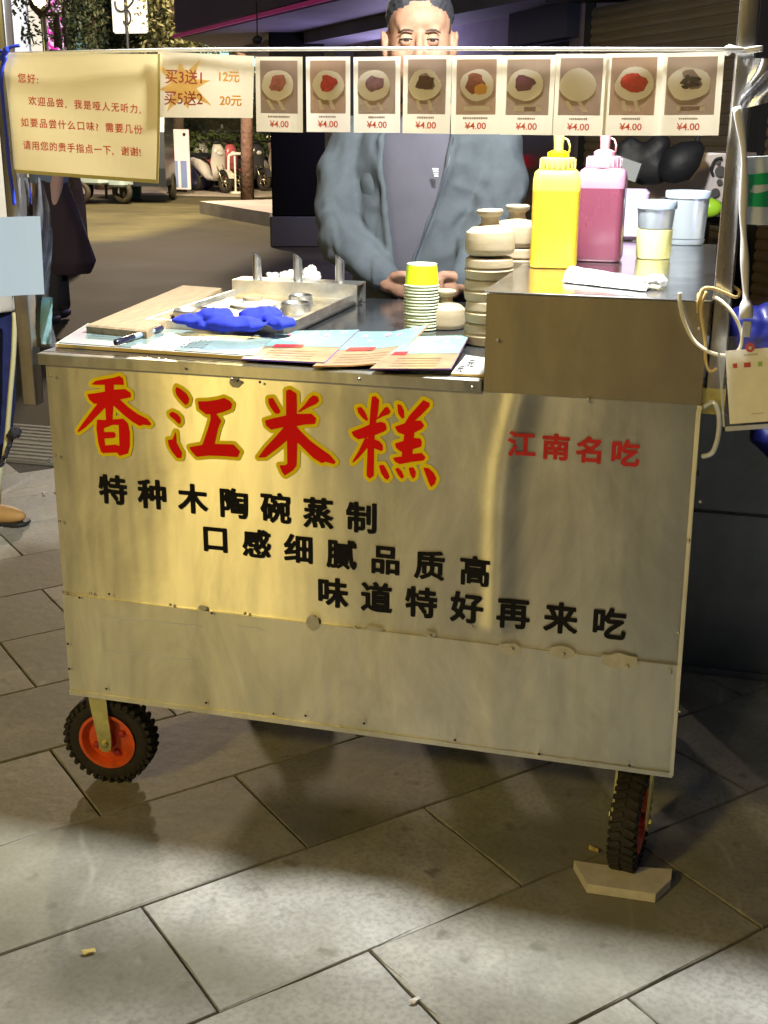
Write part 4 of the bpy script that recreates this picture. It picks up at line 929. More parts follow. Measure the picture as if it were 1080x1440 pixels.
# blue plastic bag
mbx = MB(); 
for (px, py, r_, yy) in ((1050,470,.07,.93),(1080,560,.09,.93),(1030,500,.05,.95),(1105,470,.09,.93),(1045,560,.055,.94),(1085,610,.05,.93),(1110,620,.06,.93)): mbx.sphere(Y(px, py, yy), (r_, .045, r_), 10)
o = remesh('blue_bag', mbx, mat('blue_plastic', (.006, .009, .11), .45, coat=.2), .007, 3, post=lambda c, n: .012*noise.noise(c*14)+.006*noise.noise(c*40)); tag(o, 'deep blue plastic bag hanging over the dark cabinet behind the payment card', 'plastic bag')
# ------------------------------------------------------------------ things hanging at the left post
rb = MB().tube(smooth_pts([Y(*p) for p in ((-4,70,-.03),(8,78,-.05),(4,92,-.05),(2,112,-.05),(5,150,-.045),(9,190,-.045),(13,235,-.045),(18,270,-.045),(20,288,-.045))]), .0035, 8)
rb.tube(smooth_pts([Y(*p) for p in ((28,64,-.045),(16,66,-.05),(8,72,-.052),(2,84,-.05))]), [.003]*8+[.006]*8, 8)
obj('blue_ribbon', rb, mat('ribbon_blue', (.02, .05, .60), .5), smooth=True, label='bright blue ribbon tied to the left post beside the notice', cat='ribbon')
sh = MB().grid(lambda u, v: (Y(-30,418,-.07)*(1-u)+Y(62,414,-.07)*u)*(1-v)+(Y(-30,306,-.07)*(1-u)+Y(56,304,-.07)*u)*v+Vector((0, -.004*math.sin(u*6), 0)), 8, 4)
obj('pale_blue_sheet', sh, mat('sheet_blue_added_glow', (.50, .68, .92), .5, emit=((.50, .68, .95), .42)), label='pale blue sheet with added glow, hanging on the left post below the notice', cat='sheet')  # no light source: emission put into the sheet to brighten its pale blue
mbx = MB().grid(lambda u, v: Y(24+ (34+26*v)*u + 8*math.sin(v*6), 250+238*v, -.045+.012*math.sin(u*8+v*5)), 16, 24)
obj('clear_bag', mbx, m_vinyl, smooth=True, label='long clear plastic bag hanging beside the left post down to the counter', cat='plastic bag')
mbx = MB().grid(lambda u, v: Y(54+20*u-2*v, 418+66*v, -.03+.01*math.sin(u*5+v*4)), 8, 10)
obj('teal_wrapper', mbx, mat('wrapper_teal', (.14, .36, .40), .3, trans=.2, coat=.4), smooth=True, label='teal plastic wrapper hanging at the left corner of the counter', cat='wrapper')
# ------------------------------------------------------------------ the vendor
m_skin = mat('skin', (.27, .155, .098), .6, nz=(22, .22, (.21, .105, .066)), bump=(260, .35, .0012), sss=.05, spec=.25)
m_hair = mat('hair_black', (.012, .012, .016), .7, bump=(300, .9, .002))
m_brow = mat('eyebrow_brown', (.045, .028, .02), .9, bump=(400, 1, .002))
m_jack = mat('hoodie_fleece', (.054, .066, .076), .95, nz=(7, .3), bump=(220, .35, .001)); m_shirt = mat('tshirt_grey', (.06, .058, .075), .9, nz=(12, .15), bump=(40, .2))
m_trou = mat('trousers_dark', (.03, .03, .04), .85); m_shoe = mat('shoe_black', (.02, .02, .02), .5)
m_sclera = mat('eye_white', (.24, .20, .18), .4); m_iris = mat('iris_dark', (.02, .012, .008), .15)
man = thing('person', 'man in grey blue open hoodie over dark T-shirt standing behind the cart with hands clasped', 'person', (.50, 1.17, 0))
MI = Matrix.Translation((-.50, -1.17, 0))
ec = Y(590, 56, 1.02)                      # between the eyes
fw = Vector((CP.x-ec.x, CP.y-ec.y, 0)).normalized(); rt = Vector((-fw.y, fw.x, 0)); S_ = 1.10
HM = Matrix(((rt.x, fw.x, 0, ec.x-fw.x*.088*S_), (rt.y, fw.y, 0, ec.y-fw.y*.088*S_), (0, 0, 1, ec.z), (0, 0, 0, 1))) @ Matrix.Scale(S_, 4)
def hb(p): return HM @ Vector(p)
mbx = MB()
def E_(c, r, n=12): mbx.sphere(c, r, n, 0, HM)
E_((0, -.005, .042), (.076, .096, .088), 16); E_((0, .020, -.010), (.071, .068, .085), 14); E_((0, .032, -.055), (.060, .058, .055), 12); E_((0, .055, -.092), (.030, .030, .024))
E_((0, .045, .045), (.062, .050, .048))
for s_ in (-1, 1):
    E_((s_*.040, .052, -.032), (.027, .030, .024)); E_((s_*.083, .0, -.006), (.008, .017, .030), 8); E_((s_*.087, .004, .010), (.005, .016, .016), 8); E_((s_*.079, .0, -.03), (.008, .012, .014), 8)
    E_((s_*.027, .074, .022), (.022, .013, .009))
    E_((s_*.014, .100, -.036), (.010, .010, .008), 8)
capsule(mbx, [hb((0, .086, .012)), hb((0, .098, -.012)), hb((0, .112, -.033))], [.009*S_, .0095*S_, .0125*S_], 10, 4)
capsule(mbx, [hb((-.022, .090, -.062)), hb((0, .098, -.059)), hb((.022, .090, -.062))], [.005*S_, .007*S_, .005*S_], 8, 3)
capsule(mbx, [hb((-.020, .088, -.070)), hb((0, .096, -.071)), hb((.020, .088, -.070))], [.005*S_, .008*S_, .005*S_], 8, 3)
nb = hb((0, -.02, -.06)); ny = Vector((.50, 1.20, 1.44))
capsule(mbx, [nb, nb.lerp(ny, .5), ny], [.058, .058, .075], 16)
def torso_ring(z, cx, cyy, rx, ry, n=32, a0=0, a1=360, e=1.15):
    o = []
    for k in range(n+ (0 if a1-a0 == 360 else 1)):
        t = math.radians(a0+(a1-a0)*k/n); c_, s2 = math.cos(t), math.sin(t)
        o.append(Vector((cx+rx*math.copysign(abs(c_)**(1/e), c_), cyy+ry*math.copysign(abs(s2)**(1/e), s2), z)))
    return o
TR = [(.86, .49, 1.18, .175, .122), (.98, .49, 1.18, .178, .125), (1.08, .495, 1.18, .176, .126), (1.20, .497, 1.185, .18, .126), (1.32, .499, 1.19, .20, .120), (1.42, .50, 1.20, .19, .105), (1.48, .50, 1.205, .12, .08)]
mbx.rings([torso_ring(z, a_, b_, rx*.86, ry*.82) for z, a_, b_, rx, ry in TR])
# hips and legs
mbx.sphere((.49, 1.17, .88), (.16, .12, .13), 12)
for s_ in (-1, 1): capsule(mbx, [(.49+s_*.09, 1.17, .86), (.49+s_*.11, 1.16, .48), (.49+s_*.12, 1.19, .09)], [.085, .055, .04], 12)
# arms: shoulder, elbow, wrist; hands clasped low in front
shL, elL, wrL = Vector((.302, 1.20, 1.39)), Y(478, 322, 1.12), Y(546, 398, .995)
shR, elR, wrR = Vector((.685, 1.20, 1.38)), Y(690, 322, 1.12), Y(652, 398, .995)
hc = Y(598, 412, .985)
for sh_, el, wr in ((shL, elL, wrL), (shR, elR, wrR)):
    capsule(mbx, [sh_, el, wr], [.045, .038, .027], 12)
    d = (hc-wr).normalized(); palm = wr+d*.055
    mbx.sphere(wr+d*.045, (.042, .020, .034), 10)
    for q_, (L_, dz) in enumerate(((.070, .022), (.078, .007), (.074, -.008), (.060, -.022))):
        k0 = palm+Vector((0, -.012, dz+.0)) ; k1 = k0+d*.030+Vector((0, -.014, -.004)); k2 = k1+d*(L_-.045)+Vector((0, .002, -.012)); k3 = k2+Vector((0, .016, -.012))+d*.006
        if wr is wrR: k0, k1, k2, k3 = [p+Vector((0, -.020, .004)) for p in (k0, k1, k2, k3)]
        capsule(mbx, [k0, k1, k2, k3], [.0098, .0092, .0085, .0072], 8, 3)
    t0 = wr+d*.02+Vector((0, -.014, .024)); capsule(mbx, [t0, t0+d*.030+Vector((0, -.012, .014)), t0+d*.060+Vector((0, -.014, .012))], [.014, .0115, .009], 8, 3)
mbx.v = [tuple(MI @ Vector(v)) for v in mbx.v]
body = remesh('body', mbx, m_skin, .0048, 7, man)
def child(name, mb_, m, sm=True, par=None):
    mb_.v = [tuple(MI @ Vector(v)) for v in mb_.v]; return obj(name, mb_, m, par or man, sm)
for s_ in (-1, 1):
    e = MB().sphere((s_*.030, .0775, .0), (.0128, .0128, .0128), 12, 0, HM); e.lathe([(.0064, 0), (.0050, .0008), (.001, .0012)], (0,0,0), 16, 1, HM @ T(s_*.030, .0899, .0) @ Matrix.Rotation(math.radians(-90), 4, 'X'))
    child('eye', e, [m_sclera, m_iris])
    b_ = MB().tube([hb((s_*.014, .0940, .0180)), hb((s_*.025, .0965, .0205)), hb((s_*.037, .0925, .0205)), hb((s_*.048, .080, .0150))], [.0016, .0030, .0026, .0008], 8)
    child('eyebrow', b_, m_brow)
    def lidf(lo, R_=.0140):
        def f_(u, v):
            az = math.radians(-80+160*u); c_ = max(0, math.cos(az*1.12)); e0_ = math.radians(12*c_-1 if lo is False else -(17*c_-1)); e1_ = math.radians(82 if lo is False else -82); el_ = e0_+(e1_-e0_)*v; rr_ = R_+.0016*v
            return hb((s_*.030+rr_*math.sin(az)*math.cos(el_)*1.12, .0775+rr_*math.cos(az)*math.cos(el_), rr_*math.sin(el_)))
        return f_
    for lo in (False, True): child('eyelid', MB().grid(lidf(lo), 14, 8), m_skin)
    uf = lidf(False, .0146); l_ = MB().tube([uf(.12+.76*k/8, 0) for k in range(9)], .0010, 6)
    child('eyelash', l_, m_hair)
# short hair grown out of the scalp faces
me = body.data; hv = []; HMi = (MI @ HM).inverted()
keep = []; idx = {}
def hairy(l):
    x, y, z = l
    if abs(x) > .073 and z < .034 and y > -.030: return False
    line_ = .069-.35*max(0, abs(x)-.030)*1.0 + (.010 if abs(x) < .02 else 0)
    if y > .0: return z > line_ - (.0 if abs(x) < .055 else .15*(abs(x)-.055)*20*.3) and not (y > .05 and z < .06) or (abs(x) > .060 and y < .035 and z > .010)
    return z > -.045+ (-.02 if y < -.05 else (.05 if abs(x) > .07 and y > -.03 else 0))
V = [HMi @ v.co for v in me.vertices]; N_ = [v.normal.copy() for v in me.vertices]
hm = MB()
cand_ = [p for p in me.polygons if V[p.vertices[0]].z > -.07 and all(hairy(V[i]) for i in p.vertices)]
ring_ = {}; inner_ = set(i for p in cand_ for i in p.vertices)
bad = set(i for p in me.polygons if V[p.vertices[0]].z > -.10 and not all(hairy(V[i]) for i in p.vertices) for i in p.vertices) & inner_
lev = {i: 0 for i in bad}; fr_ = set(bad)
nbr = {}
for p in cand_:
    for i in p.vertices: nbr.setdefault(i, set()).update(p.vertices)
for L__ in range(1, 5):
    nx_ = set(j for i in fr_ for j in nbr.get(i, ()) if j not in lev)
    for j in nx_: lev[j] = L__
    fr_ = nx_
for p in cand_:
    f_ = []
    for i in p.vertices:
        if i not in idx:
            idx[i] = len(hm.v); l = V[i]; th = (-.0015, .0008, .002, .0035, .005)[lev.get(i, 4)]+(.004*max(0, min(1, (l.z-.03)/.08)) if lev.get(i, 5) >= 4 else 0); hm.v.append(tuple(me.vertices[i].co+N_[i]*(th+.0015*noise.noise(me.vertices[i].co*150))))
        f_.append(idx[i])
    hm.f.append(tuple(f_)); hm.m.append(0)
obj('hair', hm, m_hair, man, True)
# T-shirt
ts = MB().rings([torso_ring(z, a_, b_, rx*.91, ry*.90) for z, a_, b_, rx, ry in TR[:-1]]+[torso_ring(1.475, .50, 1.205, .085, .07), torso_ring(1.485, .50, 1.205, .068, .062)], cap=False)
o = child('tshirt', ts, m_shirt)
p = Y(613, 237, 1.055); lg = MB()
for k in range(4): lg.box((p.x-.008+.002*k, 1.0485, p.z-.002-.006*k), (p.x+.008-.000*k, 1.0495, p.z+.001-.006*k))
child('chest_print', lg, mat('print_white', (.6, .62, .6), .6), False, o)
# open hoodie: shell open at the front plus sleeves
mbx = MB()
def shell_ring(z, cx, cyy, rx, ry, gapl, gapr, grow=0):
    # angles: -90 is the front; opening from -90-gapl to -90+gapr
    return torso_ring(z, cx, cyy, rx+grow, ry+grow, 44, -90+gapr, 270-gapl)
SR = [(.84, .49, 1.18, .196, .132, 6, 1), (.94, .49, 1.18, .196, .134, 8, 2), (1.02, .49, 1.18, .194, .134, 12, 1), (1.10, .495, 1.18, .190, .134, 16, 3), (1.20, .497, 1.185, .196, .134, 20, 12), (1.32, .497, 1.19, .205, .136, 24, 22), (1.40, .497, 1.20, .200, .122, 26, 26), (1.455, .50, 1.205, .15, .10, 32, 32), (1.48, .50, 1.21, .10, .085, 50, 50)]
outer = [shell_ring(*r_) for r_ in SR]; inner = [shell_ring(*r_, grow=-.016) for r_ in SR]
n = len(outer[0])
mbx.rings(outer, cap=False, close=False); mbx.rings([r_ for r_ in inner], cap=False, close=False)
for k in (0, n-1):
    for i in range(len(outer)-1): mbx.add([outer[i][k], outer[i+1][k], inner[i+1][k], inner[i][k]], [(0,1,2,3)])
for i in (0, len(outer)-1):
    for k in range(n-1): mbx.add([outer[i][k], outer[i][k+1], inner[i][k+1], inner[i][k]], [(0,1,2,3)])
# zip edges and hood
for k in (0, n-1): mbx.tube([r_[k] for r_ in outer[:-1]], .011, 8)
capsule(mbx, [(.38, 1.16, 1.475), (.40, 1.27, 1.50), (.50, 1.30, 1.50), (.60, 1.27, 1.50), (.62, 1.16, 1.475)], [.022, .04, .05, .04, .022], 12)
cuL, cuR = wrL.lerp(elL, .10), wrR.lerp(elR, .10)
for sh_, el, wr, dx in ((shL, elL, cuL, -1), (shR, elR, cuR, 1)):
    capsule(mbx, [sh_+Vector((0, 0, .0)), sh_.lerp(el, .45)+Vector((dx*.022, 0, .01)), el+Vector((dx*.002, 0, .02)), el+Vector((-dx*.015, -.02, -.03)), el.lerp(wr, .55)+Vector((0, -.004, -.006)), wr], [.074, .073, .070, .069, .056, .043], 18, 5)
mbx.v = [tuple(MI @ Vector(v)) for v in mbx.v]
eL, eR = MI @ elL, MI @ elR
def folds(c, nn):
    r_ = .0
    for el in (eL, eR):
        dd = (c-el).length
        r_ += .0050*math.exp(-(dd/.09)**2)*math.sin((c.z*1.1+abs(c.x-el.x)*.9)*95+6*noise.noise(c*12))
    r_ += .007*(.35-abs(noise.noise(Vector((c.x*11+c.z*7, c.y*8, c.z*12-c.x*5)))*2))*(1 if abs(c.x) > .1 else .4)
    r_ += .006*noise.noise(Vector((c.x*14, c.y*9, c.z*8+c.x*6)))+.0025*noise.noise(Vector((c.x*40, c.y*40, c.z*18)))
    return r_
remesh('hoodie', mbx, m_jack, .0062, 7, man, post=folds)
zp = MB(); zp.tube([r_[0]+Vector((0, -.011, 0)) for r_ in outer[1:-2]], .0022, 6); child('zipper', zp, mat('zip_dark', (.03, .035, .05), .4))
tr_ = MB(); tr_.rings([torso_ring(z, .49, 1.17, rx, ry) for z, rx, ry in ((.78, .175, .135), (.9, .175, .135), (.95, .172, .13))])
for s_ in (-1, 1): capsule(tr_, [(.49+s_*.09, 1.17, .80), (.49+s_*.11, 1.16, .48), (.49+s_*.12, 1.19, .08)], [.098, .078, .062], 14)
tr_.v = [tuple(MI @ Vector(v)) for v in tr_.v]; remesh('trousers', tr_, m_trou, .012, 2, man)
for s_ in (-1, 1):
    sh_ = MB(); sh_.sphere((.49+s_*.12, 1.13, .045), (.05, .13, .042), 10); sh_.box((.49+s_*.12-.045, 1.02, .0), (.49+s_*.12+.045, 1.25, .025)); child('shoe', sh_, m_shoe)
# passer-by at the left edge, only a leg and the jacket hem in frame
pp = thing('person', 'passer-by at the left edge in cream jacket, navy trousers and tan shoe', 'person', (-1.28, 1.52, 0)); PI_ = Matrix.Translation((1.28, -1.52, 0))
def pch(name, mb_, m, vox=.01, it=3, post=None):
    mb_.v = [tuple(PI_ @ Vector(v)) for v in mb_.v]; return remesh(name, mb_, m, vox, it, pp, post)
gk = G(8, 735); kn_ = PL(-8, 560, 1, gk.y); hp = PL(-2, 395, 1, gk.y+.0)
mbx = MB(); capsule(mbx, [(-1.26, 1.56, 1.60), (-1.26, 1.56, 1.50), (-1.27, 1.56, 1.42)], [.085, .055, .07], 12); mbx.sphere((-1.26, 1.56, 1.64), (.075, .092, .115), 12)
mbx.rings([torso_ring(z, -1.27, 1.56, rx, ry) for z, rx, ry in ((.85, .15, .11), (1.1, .14, .1), (1.35, .18, .1), (1.44, .1, .07))])
capsule(mbx, [(-1.08, 1.56, 1.38), (-1.06, 1.54, 1.12), (-1.10, 1.42, .92)], [.045, .038, .028]); capsule(mbx, [(-1.46, 1.56, 1.38), (-1.50, 1.56, 1.12), (-1.48, 1.52, .88)], [.045, .038, .028])
ank = Vector((gk.x-.06, gk.y, .09))
capsule(mbx, [(-1.20, 1.56, .86), kn_, ank], [.08, .052, .036]); capsule(mbx, [(-1.36, 1.56, .86), (-1.42, 1.7, .48), (-1.50, 1.85, .10)], [.08, .052, .036])
pch('body', mbx, m_skin, .008)
mbx = MB(); capsule(mbx, [hp+Vector((-.06, 0, .06)), kn_, kn_.lerp(ank, .55)], [.105, .078, .062], 14); capsule(mbx, [(-1.38, 1.56, .86), (-1.42, 1.7, .48), (-1.50, 1.85, .16)], [.10, .08, .07], 14); mbx.sphere((-1.29, 1.56, .90), (.16, .12, .11), 10)
pch('trousers', mbx, mat('trousers_navy', (.012, .02, .10), .85, bump=(30, .3)), .01, 3, post=lambda c, n: .006*noise.noise(Vector((c.x*10, c.y*10, c.z*22))))
mbx = MB(); mbx.rings([torso_ring(z, -1.27, 1.56, rx, ry) for z, rx, ry in ((.80, .205, .16), (.9, .2, .155), (1.2, .19, .14), (1.4, .2, .12), (1.47, .1, .08))])
capsule(mbx, [(-1.07, 1.56, 1.38), (-1.05, 1.54, 1.12), (-1.09, 1.43, .95)], [.07, .06, .045], 14); capsule(mbx, [(-1.47, 1.56, 1.38), (-1.51, 1.56, 1.12), (-1.48, 1.52, .92)], [.07, .06, .045], 14)
pch('jacket', mbx, mat('jacket_cream', (.62, .58, .50), .9), .012, 3, post=lambda c, n: .008*noise.noise(c*9))
mbx = MB(); a_ = ank; mbx.tube([kn_.lerp(ank, .45)+Vector((0, 0, 0)), ank-Vector((0, 0, .02))], [.044, .040], 14); mbx.v = [tuple(PI_ @ Vector(v)) for v in mbx.v]; obj('sock', mbx, mat('sock_pale', (.68, .68, .44), .8), pp, True)
mbx = MB(); mbx.sphere(Vector((gk.x-.02, gk.y-.01, .035)), (.115, .045, .036), 10); mbx.sphere(Vector((gk.x-.08, gk.y, .055)), (.055, .044, .045), 10); pch('shoe', mbx, mat('shoe_tan', (.42, .24, .08), .6), .006, 3)
mbx = MB().rbox((gk.x-.14, gk.y-.05, .002), (gk.x+.10, gk.y+.04, .016), .04); mbx.v = [tuple(PI_ @ Vector(v)) for v in mbx.v]; obj('shoe_sole', mbx, m_shoe, pp)
st_ = MB().tube(smooth_pts([PL(21, 440, 1, gk.y-.12), PL(19, 500, 1, gk.y-.12), PL(14, 560, 1, gk.y-.11), PL(10, 610, 1, gk.y-.10), PL(5, 650, 1, gk.y-.10)]), [.009]*21, 6); st_.v = [tuple(PI_ @ Vector(v)) for v in st_.v]; obj('bag_strap', st_, mat('strap_yellow', (.62, .60, .34), .7), pp, True)
mbx = MB(); mbx.sphere(PL(22, 608, 1, gk.y-.11), .022, 8); mbx.sphere(PL(14, 614, 1, gk.y-.11), .014, 8); mbx.tube([PL(18, 612, 1, gk.y-.11), PL(8, 640, 1, gk.y-.11), PL(-6, 665, 1, gk.y-.1)], .008, 6); pch('strap_knot', mbx, m_trou, .005, 1, post=lambda c, n: .006*noise.noise(c*80))
# pedestrian further back, half hidden by the notice and the hanging sheet
g0 = G(88, 452); PB = Vector((g0.x-.06, g0.y, 0))
pd = thing('person', 'pedestrian in blue top with long dark coat and pink sleeve, walking beyond the left post', 'person', PB)
def W_(px, py): return PL(px, py, 1, PB.y)-PB
mbx = MB(); k_ = W_(78, 300); 
mbx.sphere((k_.x-.02, 0, 1.60), (.08, .095, .12), 12); capsule(mbx, [(k_.x-.02, 0, 1.52), (k_.x-.02, 0, 1.42)], [.055, .07])
mbx.rings([torso_ring(z, k_.x-.03, 0, rx, ry) for z, rx, ry in ((.8, .14, .11), (1.05, .12, .1), (1.3, .17, .11), (1.42, .1, .07))])
capsule(mbx, [(k_.x+.14, 0, 1.36), W_(84, 250)+Vector((0, -.05, 0)), W_(84, 325)+Vector((0, -.1, 0))], [.045, .04, .028]); capsule(mbx, [(k_.x-.2, 0, 1.36), (k_.x-.25, 0, 1.1), (k_.x-.22, -.06, .85)], [.045, .04, .028])
for s_, px in ((0, 78), (1, 92)): a_ = W_(px, 450); capsule(mbx, [(k_.x-.06+.1*s_, 0, .8), (a_.x, .1-.2*s_, .45), (a_.x, .15-.3*s_, .06)], [.08, .055, .035])
remesh('body', mbx, m_skin, .012, 3, pd)
mbx = MB(); mbx.rings([torso_ring(z, W_(px, 300).x, 0, rx, ry) for z, px, rx, ry in ((.36, 82, .20, .16), (.45, 82, .25, .19), (.62, 80, .22, .17), (.95, 76, .12, .12), (1.05, 74, .115, .11))])
remesh('coat', mbx, mat('coat_dark', (.045, .03, .05), .85), .014, 2, pd, post=lambda c, n: .012*noise.noise(Vector((c.x*12, c.y*12, c.z*3))))
mbx = MB(); mbx.rings([torso_ring(z, k_.x-.03, 0, rx, ry) for z, rx, ry in ((1.0, .135, .12), (1.2, .15, .12), (1.36, .19, .12), (1.44, .1, .08))])
remesh('blue_top', mbx, mat('top_blue', (.20, .28, .48), .85), .014, 2, pd)
mbx = MB(); capsule(mbx, [(k_.x+.15, 0, 1.36), W_(84, 250)+Vector((.0, -.05, 0)), W_(84, 300)+Vector((0, -.09, 0))], [.065, .055, .045]); remesh('sleeve', mbx, mat('sleeve_pink', (.62, .42, .42), .85), .012, 2, pd)
mbx = MB(); mbx.sphere((k_.x-.02, .02, 1.63), (.088, .10, .12), 10); mbx.sphere((k_.x-.02, .07, 1.50), (.07, .05, .12), 10); remesh('hair', mbx, m_hair, .012, 2, pd)
for s_, px in ((0, 78), (1, 92)):
    a_ = W_(px, 450); mbx = MB().sphere((a_.x, .15-.3*s_-.04, .045), (.045, .11, .04), 8); obj('shoe', mbx, m_shoe, pd, True)
    mbx = MB(); capsule(mbx, [(k_.x-.06+.1*s_, 0, .7), (a_.x, .1-.2*s_, .45), (a_.x, .15-.3*s_, .10)], [.09, .07, .045]); obj('trouser_leg', mbx, m_trou, pd, True)
# ------------------------------------------------------------------ scooters, vehicles and far things
m_sblk = mat('scooter_black', (.012, .012, .015), .6, nz=(5, .3), bump=(9, .4, .02))
def torus(mbx, c, R, r, M, n=28, m=10, mi=0):
    rs = [[M @ Vector(((R+r*math.cos(2*math.pi*j/m))*math.cos(2*math.pi*i/n), r*math.sin(2*math.pi*j/m)*1.1, (R+r*math.cos(2*math.pi*j/m))*math.sin(2*math.pi*i/n))) for j in range(m)] for i in range(n+1)]
    mbx.rings(rs, mi, cap=False)
def scooter(loc, rz, col, label, group=None, detail=True):
    # faces local +x, wheels in the xz plane
    t = thing('scooter', label, 'scooter', loc, (0, 0, rz), group); mc = mat('scooter_paint', col, .3, coat=.5, nz=(4, .08))
    for x in (-.60, .60):
        tb_ = MB(); torus(tb_, None, .185, .048, T(x, 0, .233)); w_ = obj('tyre', tb_, m_rubber, t, True)
        rr = MB(); torus(rr, None, .135, .010, T(x, 0, .233), 24, 6)
        rr.lathe([(.04, -.04), (.04, .04)], (0,0,0), 12, 0, T(x, 0, .233) @ Matrix.Rotation(math.radians(90), 4, 'X'))
        for k in range(5): a = 2*math.pi*k/5; rr.tube([Vector((x, 0, .233)), Vector((x+.135*math.cos(a), 0, .233+.135*math.sin(a)))], .010, 6)
        obj('rim', rr, mat('rim_grey', (.45, .45, .46), .3, .8) if detail else m_rivet, w_, True)
    b = MB(); sec = [(-.78, .60, .03, .05), (-.70, .62, .09, .10), (-.50, .60, .13, .14), (-.28, .52, .135, .18), (-.12, .40, .13, .13), (.02, .30, .13, .06), (.25, .29, .13, .05), (.34, .32, .13, .06)]
    b.rings([[Vector((x, hw*math.cos(2*math.pi*k/16), z+hh_*math.sin(2*math.pi*k/16))) for k in range(16)] for x, z, hw, hh_ in sec]); obj('body', b, mc, t, True)
    f_ = MB(); sec = [(.33, .28, .13, .03), (.36, .45, .17, .04), (.34, .62, .19, .045), (.37, .78, .17, .06), (.34, .92, .12, .07), (.31, 1.0, .07, .04)]
    f_.rings([[Vector((x+hh_*math.sin(2*math.pi*k/16)*1.3, hw*math.cos(2*math.pi*k/16), z)) for k in range(16)] for x, z, hw, hh_ in sec]); fs_ = obj('front_shield', f_, mc, t, True)
    obj('fender', MB().grid(lambda u, v: Vector((.60+.255*math.cos(.3+2.2*u), .065*(2*v-1), .233+.255*math.sin(.3+2.2*u))), 10, 3), mc, t, True)
    obj('headlight', MB().sphere((.44, 0, .80), (.03, .07, .045), 8), mat('lens', (.7, .7, .72), .1), fs_, True)
    st = MB().rings([[Vector((x, hw*math.cos(2*math.pi*k/12), z+.035*math.sin(2*math.pi*k/12))) for k in range(12)] for x, z, hw in ((-.72, .76, .06), (-.55, .76, .12), (-.25, .72, .12), (-.06, .70, .07))]); obj('seat', st, m_sblk, t, True)
    hb2 = MB().tube([(.30, -.32, 1.03), (.33, -.16, 1.05), (.35, 0, 1.0), (.33, .16, 1.05), (.30, .32, 1.03)], .014, 8).sphere((.34, 0, 1.02), (.05, .10, .05), 8); hd = obj('handlebar', hb2, m_sblk, t, True)
    for s_ in (-1, 1):
        obj('grip', MB().tube([(.30, s_*.22, 1.035), (.27, s_*.36, 1.02)], .020, 8), m_rubber, hd, True)
        mr = MB().tube([(.33, s_*.18, 1.05), (.34, s_*.20, 1.17), (.32, s_*.24, 1.20)], .006, 6).sphere((.31, s_*.28, 1.22), (.012, .065, .035), 8); obj('mirror', mr, m_sblk, hd, True)
    for s_ in (-.07, .07): obj('fork', MB().tube([(.36, s_, .6), (.60, s_, .233)], .016, 8), m_rivet, t, True)
    obj('swing_arm', MB().tube([(-.62, 0, .233), (-.3, 0, .35)], .03, 8), m_rivet, t, True)
    if detail:
        obj('rear_box', MB().rbox((-.98, -.17, .78), (-.66, .17, 1.05), .05), m_sblk, t, 40)
    return t
# near scooters behind the steel box
c = D(935, 330, 5.6); s1 = scooter((c.x-.02, c.y+.35, 0), math.radians(-92), (.62, .52, .50), 'parked pale pink scooter with black handlebar just behind the steel box')
hs = MB()      # covered handlebar gloves and phone holder
gv = Matrix.Translation((-(c.x-.02), -(c.y+.35), 0)); gl_ = []
def near(px, py, d): return D(px, py, d)
mbx = MB()
for (px, py, r_) in ((886,205,.055),(900,222,.075),(915,240,.07),(880,228,.05),(925,205,.05)): mbx.sphere(near(px, py, 5.1), (r_, r_*.8, r_), 8)
o = remesh('handlebar_muff', mbx, m_sblk, .014, 1, post=lambda c, n: .03*noise.noise(c*9)); tag(o, 'lumpy black handlebar muff on the near scooter, left of the black helmet', 'muff')
a, b = near(930, 250, 5.0), near(988, 203, 5.0)
mbx = MB().rings([[a.lerp(b, t)+Vector((0, 0, 0))+(Vector((math.cos(2*math.pi*k/14)*.3, math.sin(2*math.pi*k/14), 0)).cross(b-a).normalized()*hw*(1 if True else 0)) for k in range(14)] for t, hw in ((0, .02), (.12, .05), (.4, .075), (.7, .06), (.92, .03), (1, .015))])
o = obj('scooter_mirror', mbx, m_sblk, smooth=True, label='big black leaf shaped mirror on a bent stalk behind the blue grey tub', cat='mirror')
obj('mirror_stalk', MB().tube([near(986, 206, 5.0), near(980, 196, 5.0), near(990, 170, 5.0)], .009, 8).add([], []), m_sblk, o, True)
o = obj('phone_holder', MB().box((-.06, -.01, -.035), (.06, .01, .035)), mat('holder_grey', (.35, .37, .38), .4), label='small grey phone holder on the black scooter muff', cat='phone holder'); o.location = near(878, 236, 4.85); o.rotation_euler = (0, .3, -.2)
o.data.update()
# pale pink fairing with round holes
P = [near(*q_, 5.3) for q_ in ((905,268),(940,222),(985,214),(1030,216),(1040,276),(960,300),(905,290))]
fr = MB(); dd = Vector((.1, .28, 0)); fr.rings([[p for p in P], [p+dd for p in P]]); o = obj('scooter_fairing', fr, mat('fairing_pale', (.66, .56, .52), .35, nz=(6, .15), coat=.4), label='pale pink scooter fairing with dark round holes beside the right post', cat='fairing')
for (px, py, r_) in ((1013,241,.022),(1012,256,.012),(1006,271,.018),(1010,228,.010)):
    p = near(px, py, 5.28); q_ = MB().lathe([(r_, -.006), (r_, .006)], (0,0,0), 14, 0, T(p) @ Matrix.Rotation(math.radians(90), 4, 'X')); obj('dark_hole', q_, m_rivd, o)
obj('wire', MB().tube(smooth_pts([near(1003,246,5.27), near(1000,238,5.27), near(1006,225,5.27), near(1016,222,5.27)]), .006, 6), m_sblk, o, True)
o = obj('reflector', MB().sphere((0,0,0), (.05, .03, .035), 10), mat('lime_reflector', (.30, .55, .03), .3, coat=.5), smooth=True, label='lime green rounded reflector behind the blue grey tub lid', cat='reflector'); o.location = near(996, 292, 4.6)
